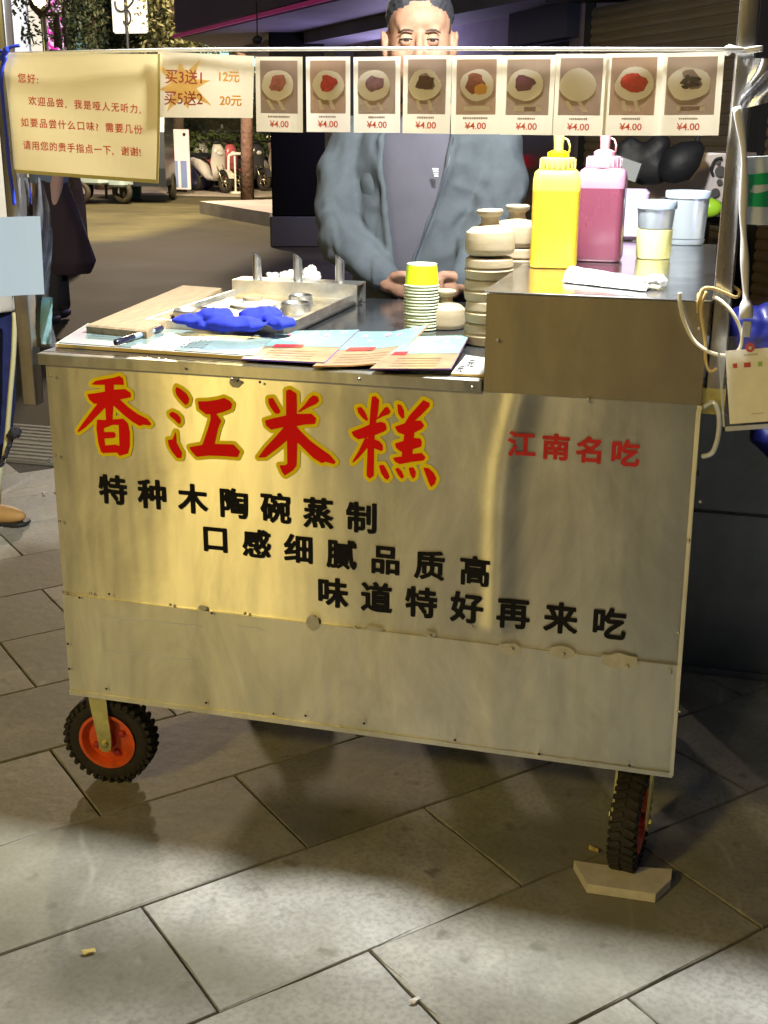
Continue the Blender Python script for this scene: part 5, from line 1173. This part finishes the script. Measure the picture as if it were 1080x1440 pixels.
scooter(tuple(G(1075, 440)), math.radians(-75), (.02, .02, .025), 'black scooter parked beyond the dark cabinet at the right edge')
gb2 = thing('gas_bottle', 'dark rounded gas bottle standing between the cart and the shutters', 'gas bottle', (1.75, 3.2, 0))
obj('bottle_body', MB().lathe([(.12, 0), (.15, .03), (.15, .45), (.11, .55), (.04, .6), (.04, .66), (.001, .67)], (0,0,0), 24), m_sblk, gb2, 40); obj('valve', MB().lathe([(.02, .67), (.02, .72), (.03, .73), (.03, .745), (.001, .75)], (0,0,0), 12), m_rivet, gb2, 40)
# far row of scooters
def atg(px, py): g = G(px, py); return (g.x, g.y, 0)
far_s = [(296, 270, -35, (.60, .58, .58), 'white scooter at the left end of the far parked row'), (312, 269, -30, (.45, .10, .12), 'red scooter next to the white one in the far row'),
         (350, 267, -35, (.05, .05, .06), 'dark scooter right of the white bicycle rack'), (362, 266, 20, (.50, .35, .36), 'pinkish scooter in the far row right of the tree trunk'), (378, 265, -40, (.45, .42, .42), 'grey scooter at the right end of the far row'),
         (287, 255, -60, (.10, .22, .18), 'green scooter behind the white one in the far row'), (306, 253, -50, (.35, .28, .12), 'olive scooter second in the rear far row'), (330, 253, -60, (.25, .10, .10), 'maroon scooter behind the bicycle rack'), (356, 252, -40, (.3, .3, .33), 'silver scooter behind the tree trunk'), (373, 251, -70, (.08, .08, .1), 'black scooter in the rear far row by the column')]
for px, py, rz, c, lb in far_s: scooter(atg(px, py), math.radians(rz), c, lb, 'scooters parked in far rows', False)
pal = [(.5, .5, .5), (.06, .06, .07), (.40, .12, .10), (.55, .45, .42), (.12, .16, .22), (.3, .3, .3)]
rs_ = random.Random(3)
for k in range(14):
    px = 283+k*7.6; py = (262, 259, 257)[k % 3]
    scooter(atg(px, py), math.radians(rs_.uniform(-75, -15)), pal[k % 6], '%s scooter packed into the middle far row' % ('pale grey', 'jet black', 'rust red', 'beige', 'slate blue', 'dim grey', 'off white', 'charcoal', 'brick red', 'cream', 'steel blue', 'mid grey', 'ash coloured', 'very dark')[k], 'scooters parked in far rows', False)
rk = thing('bicycle_rack', 'white tubular hoop bicycle rack between the far scooters', 'rack', atg(334, 272)); 
obj('hoop', MB().tube(smooth_pts([Vector(p) for p in ((-.18, 0, 0), (-.18, 0, .68), (-.12, 0, .78), (.06, 0, .80), (.14, 0, .72), (.16, 0, 0))]), .028, 8), m_white, rk, True)
obj('hoop_bar', MB().tube([(-.04, 0, .02), (-.04, 0, .76)], .02, 8).box((-.2, -.05, 0), (.2, .05, .04)), m_white, rk)
# dark three-wheeler, white board, covered vehicle, silver three-wheeler
def atd(px, py): return Vector(atg(px, py))
tv = thing('three_wheeler', 'dark enclosed three-wheeler parked at the far left beside the white board', 'three-wheeler', atg(207, 283), (0, 0, math.radians(-72)))
md_ = mat('vehicle_dark', (.02, .025, .04), .3, coat=.6)
b = MB(); b.rings([[Vector((x, y, z)) for x, z in ((-.85, .30), (.62, .30), (.70, .62), (.60, 1.25), (.45, 1.52), (-.85, 1.55))] for y in (-.45, .45)]); obj('cabin', b, md_, tv)
obj('window', MB().box((-.20, -.462, .85), (.45, -.452, 1.35)), mat('glass_dark', (.04, .06, .08), .08, coat=.5), tv); obj('window', MB().box((-.75, -.462, .85), (-.28, -.452, 1.35)), mat('glass_dim', (.05, .07, .08), .1), tv)
for x, y in ((-.5, -.42), (-.5, .42), (.55, -.30)):
    q_ = MB(); torus(q_, None, .20, .055, T(x, y, .25)); q2 = obj('wheel', q_, m_rubber, tv, True); q3 = MB().lathe([(.15, -.03), (.15, .03), (.05, .05)], (0,0,0), 16, 0, T(x, y, .25) @ Matrix.Rotation(math.radians(90), 4, 'X')); obj('hubcap', q3, m_rivet, q2)
obj('roof', MB().rbox((-.9, -.5, 1.56), (.5, .5, 1.62), .05), md_, tv)
wb = thing('display_board', 'tall white and blue board standing between the dark vehicles', 'sign', atg(254, 272))
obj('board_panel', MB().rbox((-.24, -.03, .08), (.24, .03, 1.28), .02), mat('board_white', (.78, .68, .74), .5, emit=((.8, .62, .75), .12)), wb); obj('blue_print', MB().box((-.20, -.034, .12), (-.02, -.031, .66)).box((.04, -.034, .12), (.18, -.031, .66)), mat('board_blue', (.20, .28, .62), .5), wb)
obj('board_foot', MB().box((-.26, -.12, 0), (.26, .12, .03)).box((-.2, -.02, .03), (-.16, .02, .08)).box((.16, -.02, .03), (.2, .02, .08)), m_rivet, wb)
for x in (-.15, .15): obj('eyelet', MB().lathe([(.035, 0), (.035, .01)], (0,0,0), 10, 0, T(x, -.031, 1.18) @ Matrix.Rotation(math.radians(90), 4, 'X')), m_rivd, wb)
mbx = MB(); p0 = atd(274, 268)
for (dx, dz, rx_, rz2) in ((-.05, .36, .30, .34), (.12, .34, .24, .32), (-.1, .58, .2, .18), (.05, .15, .3, .15)): mbx.sphere(p0+Vector((dx, .2, dz)), (rx_, .4, rz2), 10)
o = remesh('covered_scooter', mbx, mat('cover_navy', (.02, .02, .07), .5, bump=(6, .4, .02)), .04, 2, post=lambda c, n: .05*noise.noise(c*3)); tag(o, 'rounded navy rain cover over a parked scooter beside the white board', 'covered scooter')
sv = thing('three_wheeler', 'silver blue open cargo three-wheeler showing under the large notice', 'three-wheeler', atg(128, 285), (0, 0, math.radians(-8)))
ms_ = mat('vehicle_silver', (.30, .38, .44), .35, coat=.4)
obj('cargo_body', MB().rbox((-.75, -.45, .35), (.55, .45, .78), .06), ms_, sv, 40); obj('cab_frame', MB().tube([(-.3, -.4, .78), (-.3, -.4, 1.6), (.5, -.4, 1.6), (.6, -.4, .7)], .03, 8).tube([(-.3, .4, .78), (-.3, .4, 1.6), (.5, .4, 1.6), (.6, .4, .7)], .03, 8), ms_, sv)
obj('cab_window', MB().box((-.25, -.458, .50), (.15, -.452, .74)), md_, sv); obj('front_mudguard', MB().rbox((.5, -.2, .3), (.85, .2, .75), .08), ms_, sv, 40)
for x, y in ((-.45, -.42), (-.45, .42), (.70, 0), (.1, -.42)):
    q_ = MB(); torus(q_, None, .16, .05, T(x, y, .21)); obj('wheel', q_, m_rubber, sv, True)
wbx = thing('cargo_box', 'pale pink insulated box on a small cart under the notice', 'box', atg(168, 279)); obj('box_shell', MB().rbox((-.22, -.25, .3), (.22, .25, .78), .03), mat('box_pale', (.62, .54, .60), .5), wbx, 40); obj('box_legs', MB().box((-.2, -.2, 0), (-.16, -.16, .3)).box((.16, -.2, 0), (.2, -.16, .3)), m_rivd, wbx, kind='stuff')
gbn = thing('waste_bin', 'dark green waste bin left of the dark three-wheeler', 'bin', atg(184, 279)); obj('bin_body', MB().lathe([(.20, 0), (.26, .7)], (0,0,0), 16), mat('bin_green', (.02, .10, .08), .5), gbn, 40); obj('bin_lid', MB().lathe([(.27, .7), (.27, .74), (.15, .80), (.001, .81)], (0,0,0), 16), md_, gbn, 40)
# trees
def leafcloud(mbx, centers, n, size, seed=1):
    rnd = random.Random(seed)
    for _ in range(n):
        c, r_ = rnd.choice(centers); 
        while True:
            v = Vector((rnd.uniform(-1, 1), rnd.uniform(-1, 1), rnd.uniform(-1, 1)))
            if v.length < 1 and v.length > rnd.random()*.8: break
        p = Vector(c)+v*r_; a = Vector((rnd.gauss(0, 1), rnd.gauss(0, 1), rnd.gauss(0, 1))).normalized(); b_ = a.orthogonal().normalized(); s_ = size*rnd.uniform(.6, 1.3)
        mbx.add([p-a*s_, p+b_*s_*.45, p+a*s_, p-b_*s_*.45], [(0,1,2,3)])
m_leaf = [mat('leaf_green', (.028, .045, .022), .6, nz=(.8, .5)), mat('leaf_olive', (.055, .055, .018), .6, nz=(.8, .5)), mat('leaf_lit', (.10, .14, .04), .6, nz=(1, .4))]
m_bark = mat('bark', (.10, .07, .05), .9, nz=(6, .4), bump=(12, .8, .03)); m_barkp = mat('bark_pinkish', (.16, .09, .08), .9, nz=(6, .4), bump=(12, .8, .03))
def tree(name, base, top, r0, cents, nleaf, lsize, leafm, barkm, label, branches=(), seed=1, group=None):
    t = thing(name, label, 'tree', base, group=group); b0 = Vector(base); tk = MB()
    tp = Vector(top)-b0; tk.tube([Vector((0, 0, -.02)), tp*.3+Vector((.03, 0, 0)), tp*.65-Vector((.05, 0, 0)), tp], [r0*1.15, r0, r0*.85, r0*.6], 12)
    tr2 = obj('trunk', tk, barkm, t, True)
    for (a_, b_, r_) in branches:
        a_, b_ = Vector(a_)-b0, Vector(b_)-b0; m_ = a_.lerp(b_, .5)+Vector((random.uniform(-.1, .1), 0, random.uniform(-.05, .15))); obj('limb', MB().tube([a_, m_, b_], [r_, r_*.7, r_*.3], 8), barkm, tr2, True)
    lf = MB(); leafcloud(lf, [(Vector(c)-b0, r_) for c, r_ in cents], nleaf, lsize, seed); obj('crown', lf, leafm, t, kind='stuff')
    return t
def tb_at(px, d): g = CP+Vector((ray(px, 172).x, ray(px, 172).y, 0)).normalized()*d; return Vector((g.x, g.y, 0))
b = tb_at(345, 24); tree('street_tree', b, b+Vector((0, 0, 5.0)), .115, [(D(300, 20, 24), 1.6), (D(350, -30, 24), 1.8), (D(395, 0, 24), 1.3)], 6000, .05, m_leaf[1], m_barkp, 'tree with pinkish trunk standing among the far scooters', seed=3)
b = tb_at(250, 27); tree('street_tree', b, b+Vector((0, 0, 6.2)), .11, [(D(250, 30, 27), 1.1), (D(262, 60, 27), .6), (D(225, -20, 27), 1.5)], 5000, .045, m_leaf[1], m_bark, 'thin tree rising behind the dark three-wheeler', seed=4)
b = tb_at(140, 28); tree('street_tree', b, b+Vector((0, 0, 6.6)), .17, [(D(130, 20, 28), 1.05), (D(160, 45, 28), .8), (D(190, 55, 28), .75), (D(215, 30, 28), .9), (D(175, -20, 28), 1.5), (D(120, -30, 28), 1.3)], 12000, .05, m_leaf[0], m_bark, 'dark leafed tree behind the hanging white lightbox', branches=((D(150, 70, 28), D(118, 10, 28), .1), (D(150, 75, 28), D(205, 20, 28), .09)), seed=5)
b = tb_at(230, 30); tree('street_tree', b, b+Vector((0, 0, 9)), .24, [(D(240, -40, 30), 1.9)], 4000, .05, m_leaf[1], m_bark, 'brown trunk right of the white lightbox', seed=8)
b = tb_at(92, 13); tree('street_tree', b, D(80, 70, 13), .13, [(D(48, 15, 13), .22), (D(30, 5, 13), .16), (D(44, 48, 13), .12), (D(90, 30, 13), .25), (D(84, 50, 13), .15), (D(60, -30, 13), .5)], 260, .03, m_leaf[2], m_bark, 'leaning tree crossing the bright building at top left',
    branches=((D(82, 66, 13), D(60, 22, 13), .045), (D(60, 22, 13), D(38, -8, 13), .04), (D(60, 22, 13), D(68, -10, 13), .02), (D(48, 62, 13), D(46, 15, 13), .008), (D(93, 66, 13), D(91, -5, 13), .02)), seed=6)
wt = tb_at(316, 34); t = thing('white_tree', 'bare white painted forked tree in front of the far lit hedge', 'tree', wt)
g1 = PL(316, 240, 1, wt.y); obj('trunk', MB().tube([(0, 0, 0), D(316, 215, 34)-wt, D(317, 204, 34)-wt], .07, 8), mat('white_bark', (.6, .7, .7), .7), t, True)
for px, py in ((308, 182), (326, 190), (312, 175)): obj('limb', MB().tube([D(317, 206, 34)-wt, D((317+px)/2, (206+py)/2+3, 34)-wt, D(px, py, 34)-wt], [.06, .05, .03], 8), bpy.data.materials['white_bark'], t, True)
# far hedge and lit facades
hd = MB(); cents = []
rnd = random.Random(5)
for k in range(46):
    px = 215+k*4.2; cents.append((D(px, 222+rnd.uniform(-8, 6), 30+rnd.uniform(-1.5, 2)), .55))
leafcloud(hd, cents, 9000, .07, 9); obj('hedge', hd, m_leaf[2], kind='stuff', label='lit green shrubbery behind the far scooters', cat='shrubs')
ct = []
for k in range(30): ct.append((D(225+k*5.5, 170+rnd.uniform(-14, 10), 36), rnd.uniform(.5, 1.1)))
hd = MB(); leafcloud(hd, ct, 6000, .10, 12); obj('far_foliage', hd, m_leaf[0], kind='stuff', label='dark foliage hanging above the far scooters', cat='foliage')
def wall_between(name, px0, px1, d0, d1, ztop, m, label, thick=.5):
    a, b = tb_at(px0, d0), tb_at(px1, d1); n_ = (b-a).normalized(); nn = Vector((-n_.y, n_.x, 0)); nn = nn if nn.y > 0 else -nn
    t = thing(name, label, 'building', a); q_ = [Vector((0, 0, 0)), b-a, b-a+nn*thick, nn*thick]
    w2 = MB().rings([[p for p in q_], [p+Vector((0, 0, ztop)) for p in q_]]); obj('wall', w2, m, t)
    return t, a, n_, nn, (b-a).length
m_f1 = mat('facade_dark', (.10, .12, .12), .8, nz=(1, .3)); 
def lit(c, s): return mat('lit_window', c, .5, emit=(c, s))
lw_ = [lit((.45, .9, .8), 1.3), lit((.8, .95, .9), 2.2), lit((.9, .8, .4), 1.2), lit((.25, .45, .42), .5)]
t, a, n_, nn, L_ = wall_between('far_building', 90, 520, 44, 52, 11, m_f1, 'far building with teal and white lit shop windows behind the scooters', 6)
k = 0; x = .4; rnd = random.Random(11)
while x < L_-1.2:
    ww = rnd.uniform(.7, 1.6)
    for z0_, z1_ in ((.6, 2.4), (3.2, 4.6), (5.8, 7.2)):
        m_ = rnd.choice(lw_ if z0_ < 1 else [lw_[3], lw_[3], lw_[0]]) 
        p = n_*x-nn*.03; q_ = n_*(x+ww)-nn*.03
        wn = obj('window', MB().add([p+Vector((0,0,z0_)), q_+Vector((0,0,z0_)), q_+Vector((0,0,z1_)), p+Vector((0,0,z1_))], [(0,1,2,3)]), m_, t)
        mm = MB()
        for e in (0, .5, 1): c0 = p.lerp(q_, e)-nn*.04; mm.tube([c0+Vector((0,0,z0_)), c0+Vector((0,0,z1_))], .04, 4)
        obj('window_frame', mm, m_rivd, wn)
    x += ww+rnd.uniform(.3, .9)
# glowing globes of far lamps
for px, py, d, r_, c, lb in ((262, 225, 30, .09, (1, .8, .75), 'small warm lamp low beside the thin tree'), (355, 192, 33, .10, (1, .9, .4), 'left one of two yellow lamps in the far foliage'), (377, 197, 33, .12, (1, .9, .5), 'yellow lamp in the far foliage beside the black column'), (290, 212, 34, .22, (.7, .95, .95), 'white glowing lamp box beyond the far scooters'), (234, 185, 32, .16, (.6, .95, .85), 'teal white glow right of the large notice'), (240, 205, 30, .08, (1, 1, 1), 'tiny white lamp above the dark three-wheeler')):
    o = obj('far_lamp', MB().sphere((0,0,0), r_, 8), mat('lamp_glow', c, .5, emit=(c, 4)), smooth=True, label=lb, cat='lamp', group='small far lamps'); o.location = D(px, py, d)
# bright building, LED column, street lamp and lightbox at top left
t, a, n_, nn, L_ = wall_between('bright_building', -60, 76, 33, 35, 9, mat('bright_facade', (.7, .75, .85), .6), 'tall building with glowing pale blue and white facade at top left', 4)
for i in range(5):
    for j_ in range(4):
        p = n_*(L_*i/5+.04)-nn*.02; q_ = n_*(L_*(i+1)/5-.04)-nn*.02; z0_, z1_ = 1.2+j_*1.9, 3.02+j_*1.9
        c = (.62, .78, 1.0) if i < 3 else ((.92, .93, 1.0) if i == 3 else (1.0, .90, .74)); obj('lit_panel', MB().add([p+Vector((0,0,z0_)), q_+Vector((0,0,z0_)), q_+Vector((0,0,z1_)), p+Vector((0,0,z1_))], [(0,1,2,3)]), mat('panel_glow', c, .5, emit=(c, .85)), t)
t = thing('led_column', 'glowing magenta and white LED column beside the pale building', 'LED sign', tb_at(78, 31)); a = tb_at(77, 31); b = tb_at(107, 31)-a; mg = mat('led_magenta', (.9, .1, .7), .5, emit=((.9, .12, .68), .9))
nt = mg.node_tree; bs = nt.nodes['Principled BSDF']; tcn = nt.nodes.new('ShaderNodeTexCoord'); vo = nt.nodes.new('ShaderNodeTexNoise'); vo.inputs['Scale'].default_value = 9; rp = nt.nodes.new('ShaderNodeValToRGB'); nt.links.new(tcn.outputs['Object'], vo.inputs[0]); nt.links.new(vo.outputs[0], rp.inputs[0]); rp.color_ramp.elements[0].position = .42; rp.color_ramp.elements[1].position = .56; rp.color_ramp.elements[0].color = (.62, .02, .40, 1); rp.color_ramp.elements[1].color = (1, .75, .95, 1); nt.links.new(rp.outputs[0], bs.inputs['Emission Color'])
t.location = a
for (u0, u1) in ((0, .46), (.56, 1)):
    for j_ in range(8): p, q_ = b*u0, b*u1; obj('led_panel', MB().box((p.x, -.05, .3+j_), (q_.x, .0, 1.27+j_)), mg, t)
obj('column_core', MB().box((0, .0, 0), (b.x, .5, 8.4)), m_f1, t)
lp = thing('street_lamp', 'street lamp with glowing yellow white head among the leaves at top left', 'street lamp', tb_at(72, 15.5)); hp_ = D(52, 2, 15.5)-lp.location
obj('lamp_pole', MB().tube([(0, 0, 0), (0, 0, hp_.z+.2), (hp_.x*.5, hp_.y*.5, hp_.z+.3), (hp_.x, hp_.y, hp_.z+.1)], .035, 8), m_post, lp, True); obj('lamp_head', MB().sphere(hp_, (.10, .10, .07), 10), mat('lamp_yellow', (1, .9, .5), .5, emit=((1, .88, .42), 5)), lp, True)
bx_ = tb_at(184, 26); t = thing('lightbox_sign', 'white lightbox with black iron scrollwork hanging over the notice', 'sign', bx_)
c = D(184, 15, 26)-bx_; obj('sign_box', MB().rbox((c.x-.37, -.08, c.z-.42), (c.x+.37, .08, c.z+.95), .07), mat('lightbox_glow', (.85, .86, .82), .5, emit=((.75, .78, .74), .55)), t, 40)
obj('sign_pole', MB().tube([(c.x-.02, -.12, 0), (c.x-.02, -.12, 4.6)], .035, 8), m_sblk, t, True)
def qd(px, py): v = D(px, py, 26)-bx_; return Vector((v.x, -.14, v.z))
obj('scrollwork', MB().tube(smooth_pts([qd(164, 2), qd(167, 13), qd(176, 17), qd(186, 12), qd(196, 2), qd(190, -6)]), .022, 8).tube(smooth_pts([qd(183, 13), qd(190, 20), qd(191, 30), qd(184, 36), qd(178, 30)]), .020, 8), m_sblk, t, kind='stuff')
# ------------------------------------------------------------------ building on the right: column, eave, ceiling, roller shutters
bd = thing('shop_building', 'shop building with dark column, purple lit eave and brown roller shutters', 'building', tb_at(700, 9)); BO = bd.location.copy()
def P_(v): return Vector(v)-BO
A = tb_at(1230, 6.6); Bp = tb_at(430, 20); dn = (Bp-A).normalized(); nn = Vector((dn.y, -dn.x, 0)); nn = nn if nn.y > 0 else -nn; LL = (Bp-A).length
ZS = 2.36
m_shut = mat('shutter_brown', (.23, .175, .13), .5, .3, nz=(2.5, .3), stretch=(.3, .3, 4)); m_shut2 = mat('shutter_tan', (.26, .215, .15), .5, .3, nz=(2, .35), stretch=(.3, .3, 4)); m_wallp = mat('wall_mauve', (.16, .13, .17), .8, nz=(1.5, .3)); m_dark = mat('interior_dark', (.012, .012, .016), .9)
obj('rear_wall', MB().rings([[P_(p) for p in (A+nn*.25-dn*3, Bp+nn*.25, Bp+nn*1.5, A+nn*1.5-dn*3)], [P_(p+Vector((0,0,5.5))) for p in (A+nn*.25-dn*3, Bp+nn*.25, Bp+nn*1.5, A+nn*1.5-dn*3)]]), m_wallp, bd)
def lam_w(px):   # distance along the wall for a pixel column
    r_ = ray(px, 172); r2 = Vector((r_.x, r_.y)).normalized(); a2 = Vector((A.x-CP.x, A.y-CP.y)); d2 = Vector((dn.x, dn.y))
    den = r2.x*d2.y-r2.y*d2.x; return (r2.x*(-a2.y)-r2.y*(-a2.x))/den*1.0 if abs(den) > 1e-6 else 0
def shutter(s0, s1, m, zt):
    t_ = bpy.data.objects.new('roller_shutter', None); COL.objects.link(t_); t_.parent = bd
    p0 = A+dn*s0; L2 = s1-s0; n_s = int(zt/.062)
    mbx = MB(); prof = [(0, 0), (-.008, .008), (-.011, .028), (-.007, .048), (0, .056), (0, .062)]
    v = []
    for x in (0, L2):
        for (o_, z) in prof: p = dn*x+nn*o_; v.append((p.x, p.y, z))
    k = len(prof); mbx.add(v, [(i, i+1, k+i+1, k+i) for i in range(k-1)])
    me = mbx.mesh('slat', m)
    for i in range(n_s):
        o = bpy.data.objects.new('slat', me); COL.objects.link(o); o.parent = t_; q_ = P_(p0); o.location = (q_.x, q_.y, i*.062+.01)
    for s2 in (0, L2):
        p = P_(p0+dn*s2); obj('guide_rail', MB().box((-.035, -.04, 0), (.035, .04, zt+.1)), m_dark, t_).location = p
    return t_
sA, sB, sC = lam_w(1062), lam_w(822), lam_w(728)
shutter(-2.2, lam_w(1150)-.1, m_shut, ZS-.15) if False else None
shutter(-2.5, sA-.1 if sA > .2 else .4, m_shut, ZS-.12)
shutter((sA if sA > .2 else .5), sB, m_shut2, ZS-.12)
# dark doorway with red light, mauve pier
def wbox(name, s0, s1, z0_, z1_, o0, o1, m):
    ps = [A+dn*s0+nn*o0, A+dn*s1+nn*o0, A+dn*s1+nn*o1, A+dn*s0+nn*o1]
    return obj(name, MB().rings([[P_(p+Vector((0,0,z0_))) for p in ps], [P_(p+Vector((0,0,z1_))) for p in ps]]), m, bd)
wbox('pier', sB+.02, lam_w(805), 0, 2.4, -.06, .25, m_wallp)
wbox('doorway', lam_w(803), sC+.1, 0, 2.04, -.02, .25, m_dark); wbox('shop_door', lam_w(795), sC, .02, 2.0, -.05, -.025, mat('door_black', (.02, .018, .022), .3))
s_r = lam_w(738); p = A+dn*s_r-nn*.08; o = obj('red_light', MB().box((-.09, -.02, -.05), (.09, .02, .05)), mat('red_glow', (.8, .01, .03), .4, emit=((.85, .01, .04), 1.0)), bd); zz = CP.z-(220-172)/F_PX*(Vector((p.x-CP.x, p.y-CP.y)).length); o.location = P_((p.x, p.y, zz))
o = obj('red_light', MB().box((-.05, -.02, -.03), (.05, .02, .03)), bpy.data.materials['red_glow'], bd); o.location = P_((p.x+.05, p.y, zz-.32))
wbox('shutter_box', -2.5, sB+.1, ZS-.08, ZS+.05, -.32, -.03, mat('shutter_box_dark', (.05, .05, .065), .5)); wbox('dark_sign', lam_w(818), lam_w(735), 2.05, 2.40, -.16, -.03, mat('sign_navy', (.015, .02, .05), .4))
wbox('base_plinth', sC+.2, LL, 0, .35, -.10, .2, m_kerb); wbox('side_panel', lam_w(478), lam_w(448), 0, 2.4, -.04, .2, mat('panel_grey', (.05, .05, .055), .5))
# columns
cpx = tb_at(418, 15.2); hw = .32
ccol = obj('square_column', MB().rbox((-hw, -hw, .36), (hw, hw, 2.418), .02), mat('column_black', (.004, .004, .004), .9, spec=.1), bd, 40); ccol.location = P_(cpx); ccol.rotation_euler = (0, 0, .35)
cb2 = obj('column_base', MB().rbox((-hw-.03, -hw-.03, 0), (hw+.03, hw+.03, .355), .02), mat('column_foot', (.07, .07, .068), .6), bd, 40); cb2.location = P_(cpx); cb2.rotation_euler = (0, 0, .35)
# eave: ceiling slab, beams, fascia with magenta strip
zc = 2.42
e0, e1 = PL(262, 52, 2, zc), PL(480, 0, 2, zc); ed = (e0-e1).normalized(); e2 = e1-ed*6.5; e00 = e0+ed*.3
poly = [e00, e2, A-dn*3.5+nn*.3, Bp+nn*.3+dn*3]
m_ceil = mat('ceiling_mauve', (.20, .18, .24), .7, nz=(.6, .35)); 
obj('ceiling', MB().rings([[P_(Vector((p.x, p.y, zc))) for p in poly], [P_(Vector((p.x, p.y, zc+.15))) for p in poly]]), m_ceil, bd)
fb = MB(); on = Vector((ed.y, -ed.x, 0)); on = on if on.y < 0 else -on
ps = [e00+on*.06, e2+on*.06, e2-on*.10, e00-on*.10]; fb.rings([[P_(Vector((p.x, p.y, zc+.06))) for p in ps], [P_(Vector((p.x, p.y, zc+2.2))) for p in ps]]); obj('fascia', fb, mat('fascia_purple', (.05, .02, .10), .5, nz=(.7, .3)), bd)
st_ = MB(); ps = [e00+on*.10, e2+on*.10, e2+on*.062, e00+on*.062]; st_.rings([[P_(Vector((p.x, p.y, zc+.0))) for p in ps], [P_(Vector((p.x, p.y, zc+.035))) for p in ps]]); obj('light_strip', st_, mat('strip_magenta', (.4, .02, .18), .5, emit=((.40, .02, .16), .16)), bd)
# ceiling beams running with the wall
for k, (pa, pb, zb, m_) in enumerate((((372, 72), (640, 20), .12, mat('beam_grey', (.17, .16, .20), .7, nz=(1, .3))), ((560, 72), (830, 16), .09, bpy.data.materials['beam_grey']))):
    q0, q1 = PL(*pa, 2, zc-zb), PL(*pb, 2, zc-zb); dd_ = (q0-q1).normalized(); q0 = q0+dd_*1.0; q1 = q1-dd_*5.0; sd = Vector((dd_.y, -dd_.x, 0)); sd = sd if sd.x > 0 else -sd
    ps = [q0, q1, q1+sd*.5, q0+sd*.5]; obj('ceiling_beam', MB().rings([[P_(Vector((p.x, p.y, zc-zb))) for p in ps], [P_(Vector((p.x, p.y, zc-.002))) for p in ps]]), m_, bd)
o = obj('hanging_camera', MB().sphere((0, 0, 0), (.04, .04, .032), 10).tube([(0, 0, .03), (0, 0, .27)], .006, 6), m_sblk, smooth=True, label='dark hanging camera dome under the eave left of the man', cat='camera'); q_ = D(362, 56, 10); o.location = q_
# small things on the ground
def litter(px, py, r_, m, label):
    g = G(px, py, .003); n = 6; pts = [Vector((r_*(1+.5*math.sin(k*2.3))*math.cos(k), r_*.6*(1+.4*math.cos(k*1.7))*math.sin(k), .002+.004*(k % 2))) for k in range(6)]
    o = obj('dry_leaf', MB().add(pts+[p-Vector((0, 0, .001)) for p in pts], [(0,1,2,3,4,5), (11,10,9,8,7,6)]), m, label=label, cat='leaf'); o.location = g; o.rotation_euler = (0, 0, px)
ml_ = mat('dry_leaf', (.62, .50, .16), .7); litter(126, 1340, .012, ml_, 'small yellow dry leaf on the pale slab at lower left'); litter(585, 1408, .010, mat('pale_scrap', (.7, .66, .6), .7), 'pale scrap on the joint at bottom centre'); litter(835, 1196, .011, ml_, 'tiny yellow leaf beside the right wheel'); litter(890, 986, .008, bpy.data.materials['pale_scrap'], 'pale fleck on the slab right of the cart')
litter(62, 694, .011, bpy.data.materials['pale_scrap'], 'white fleck on the paving left of the cart')
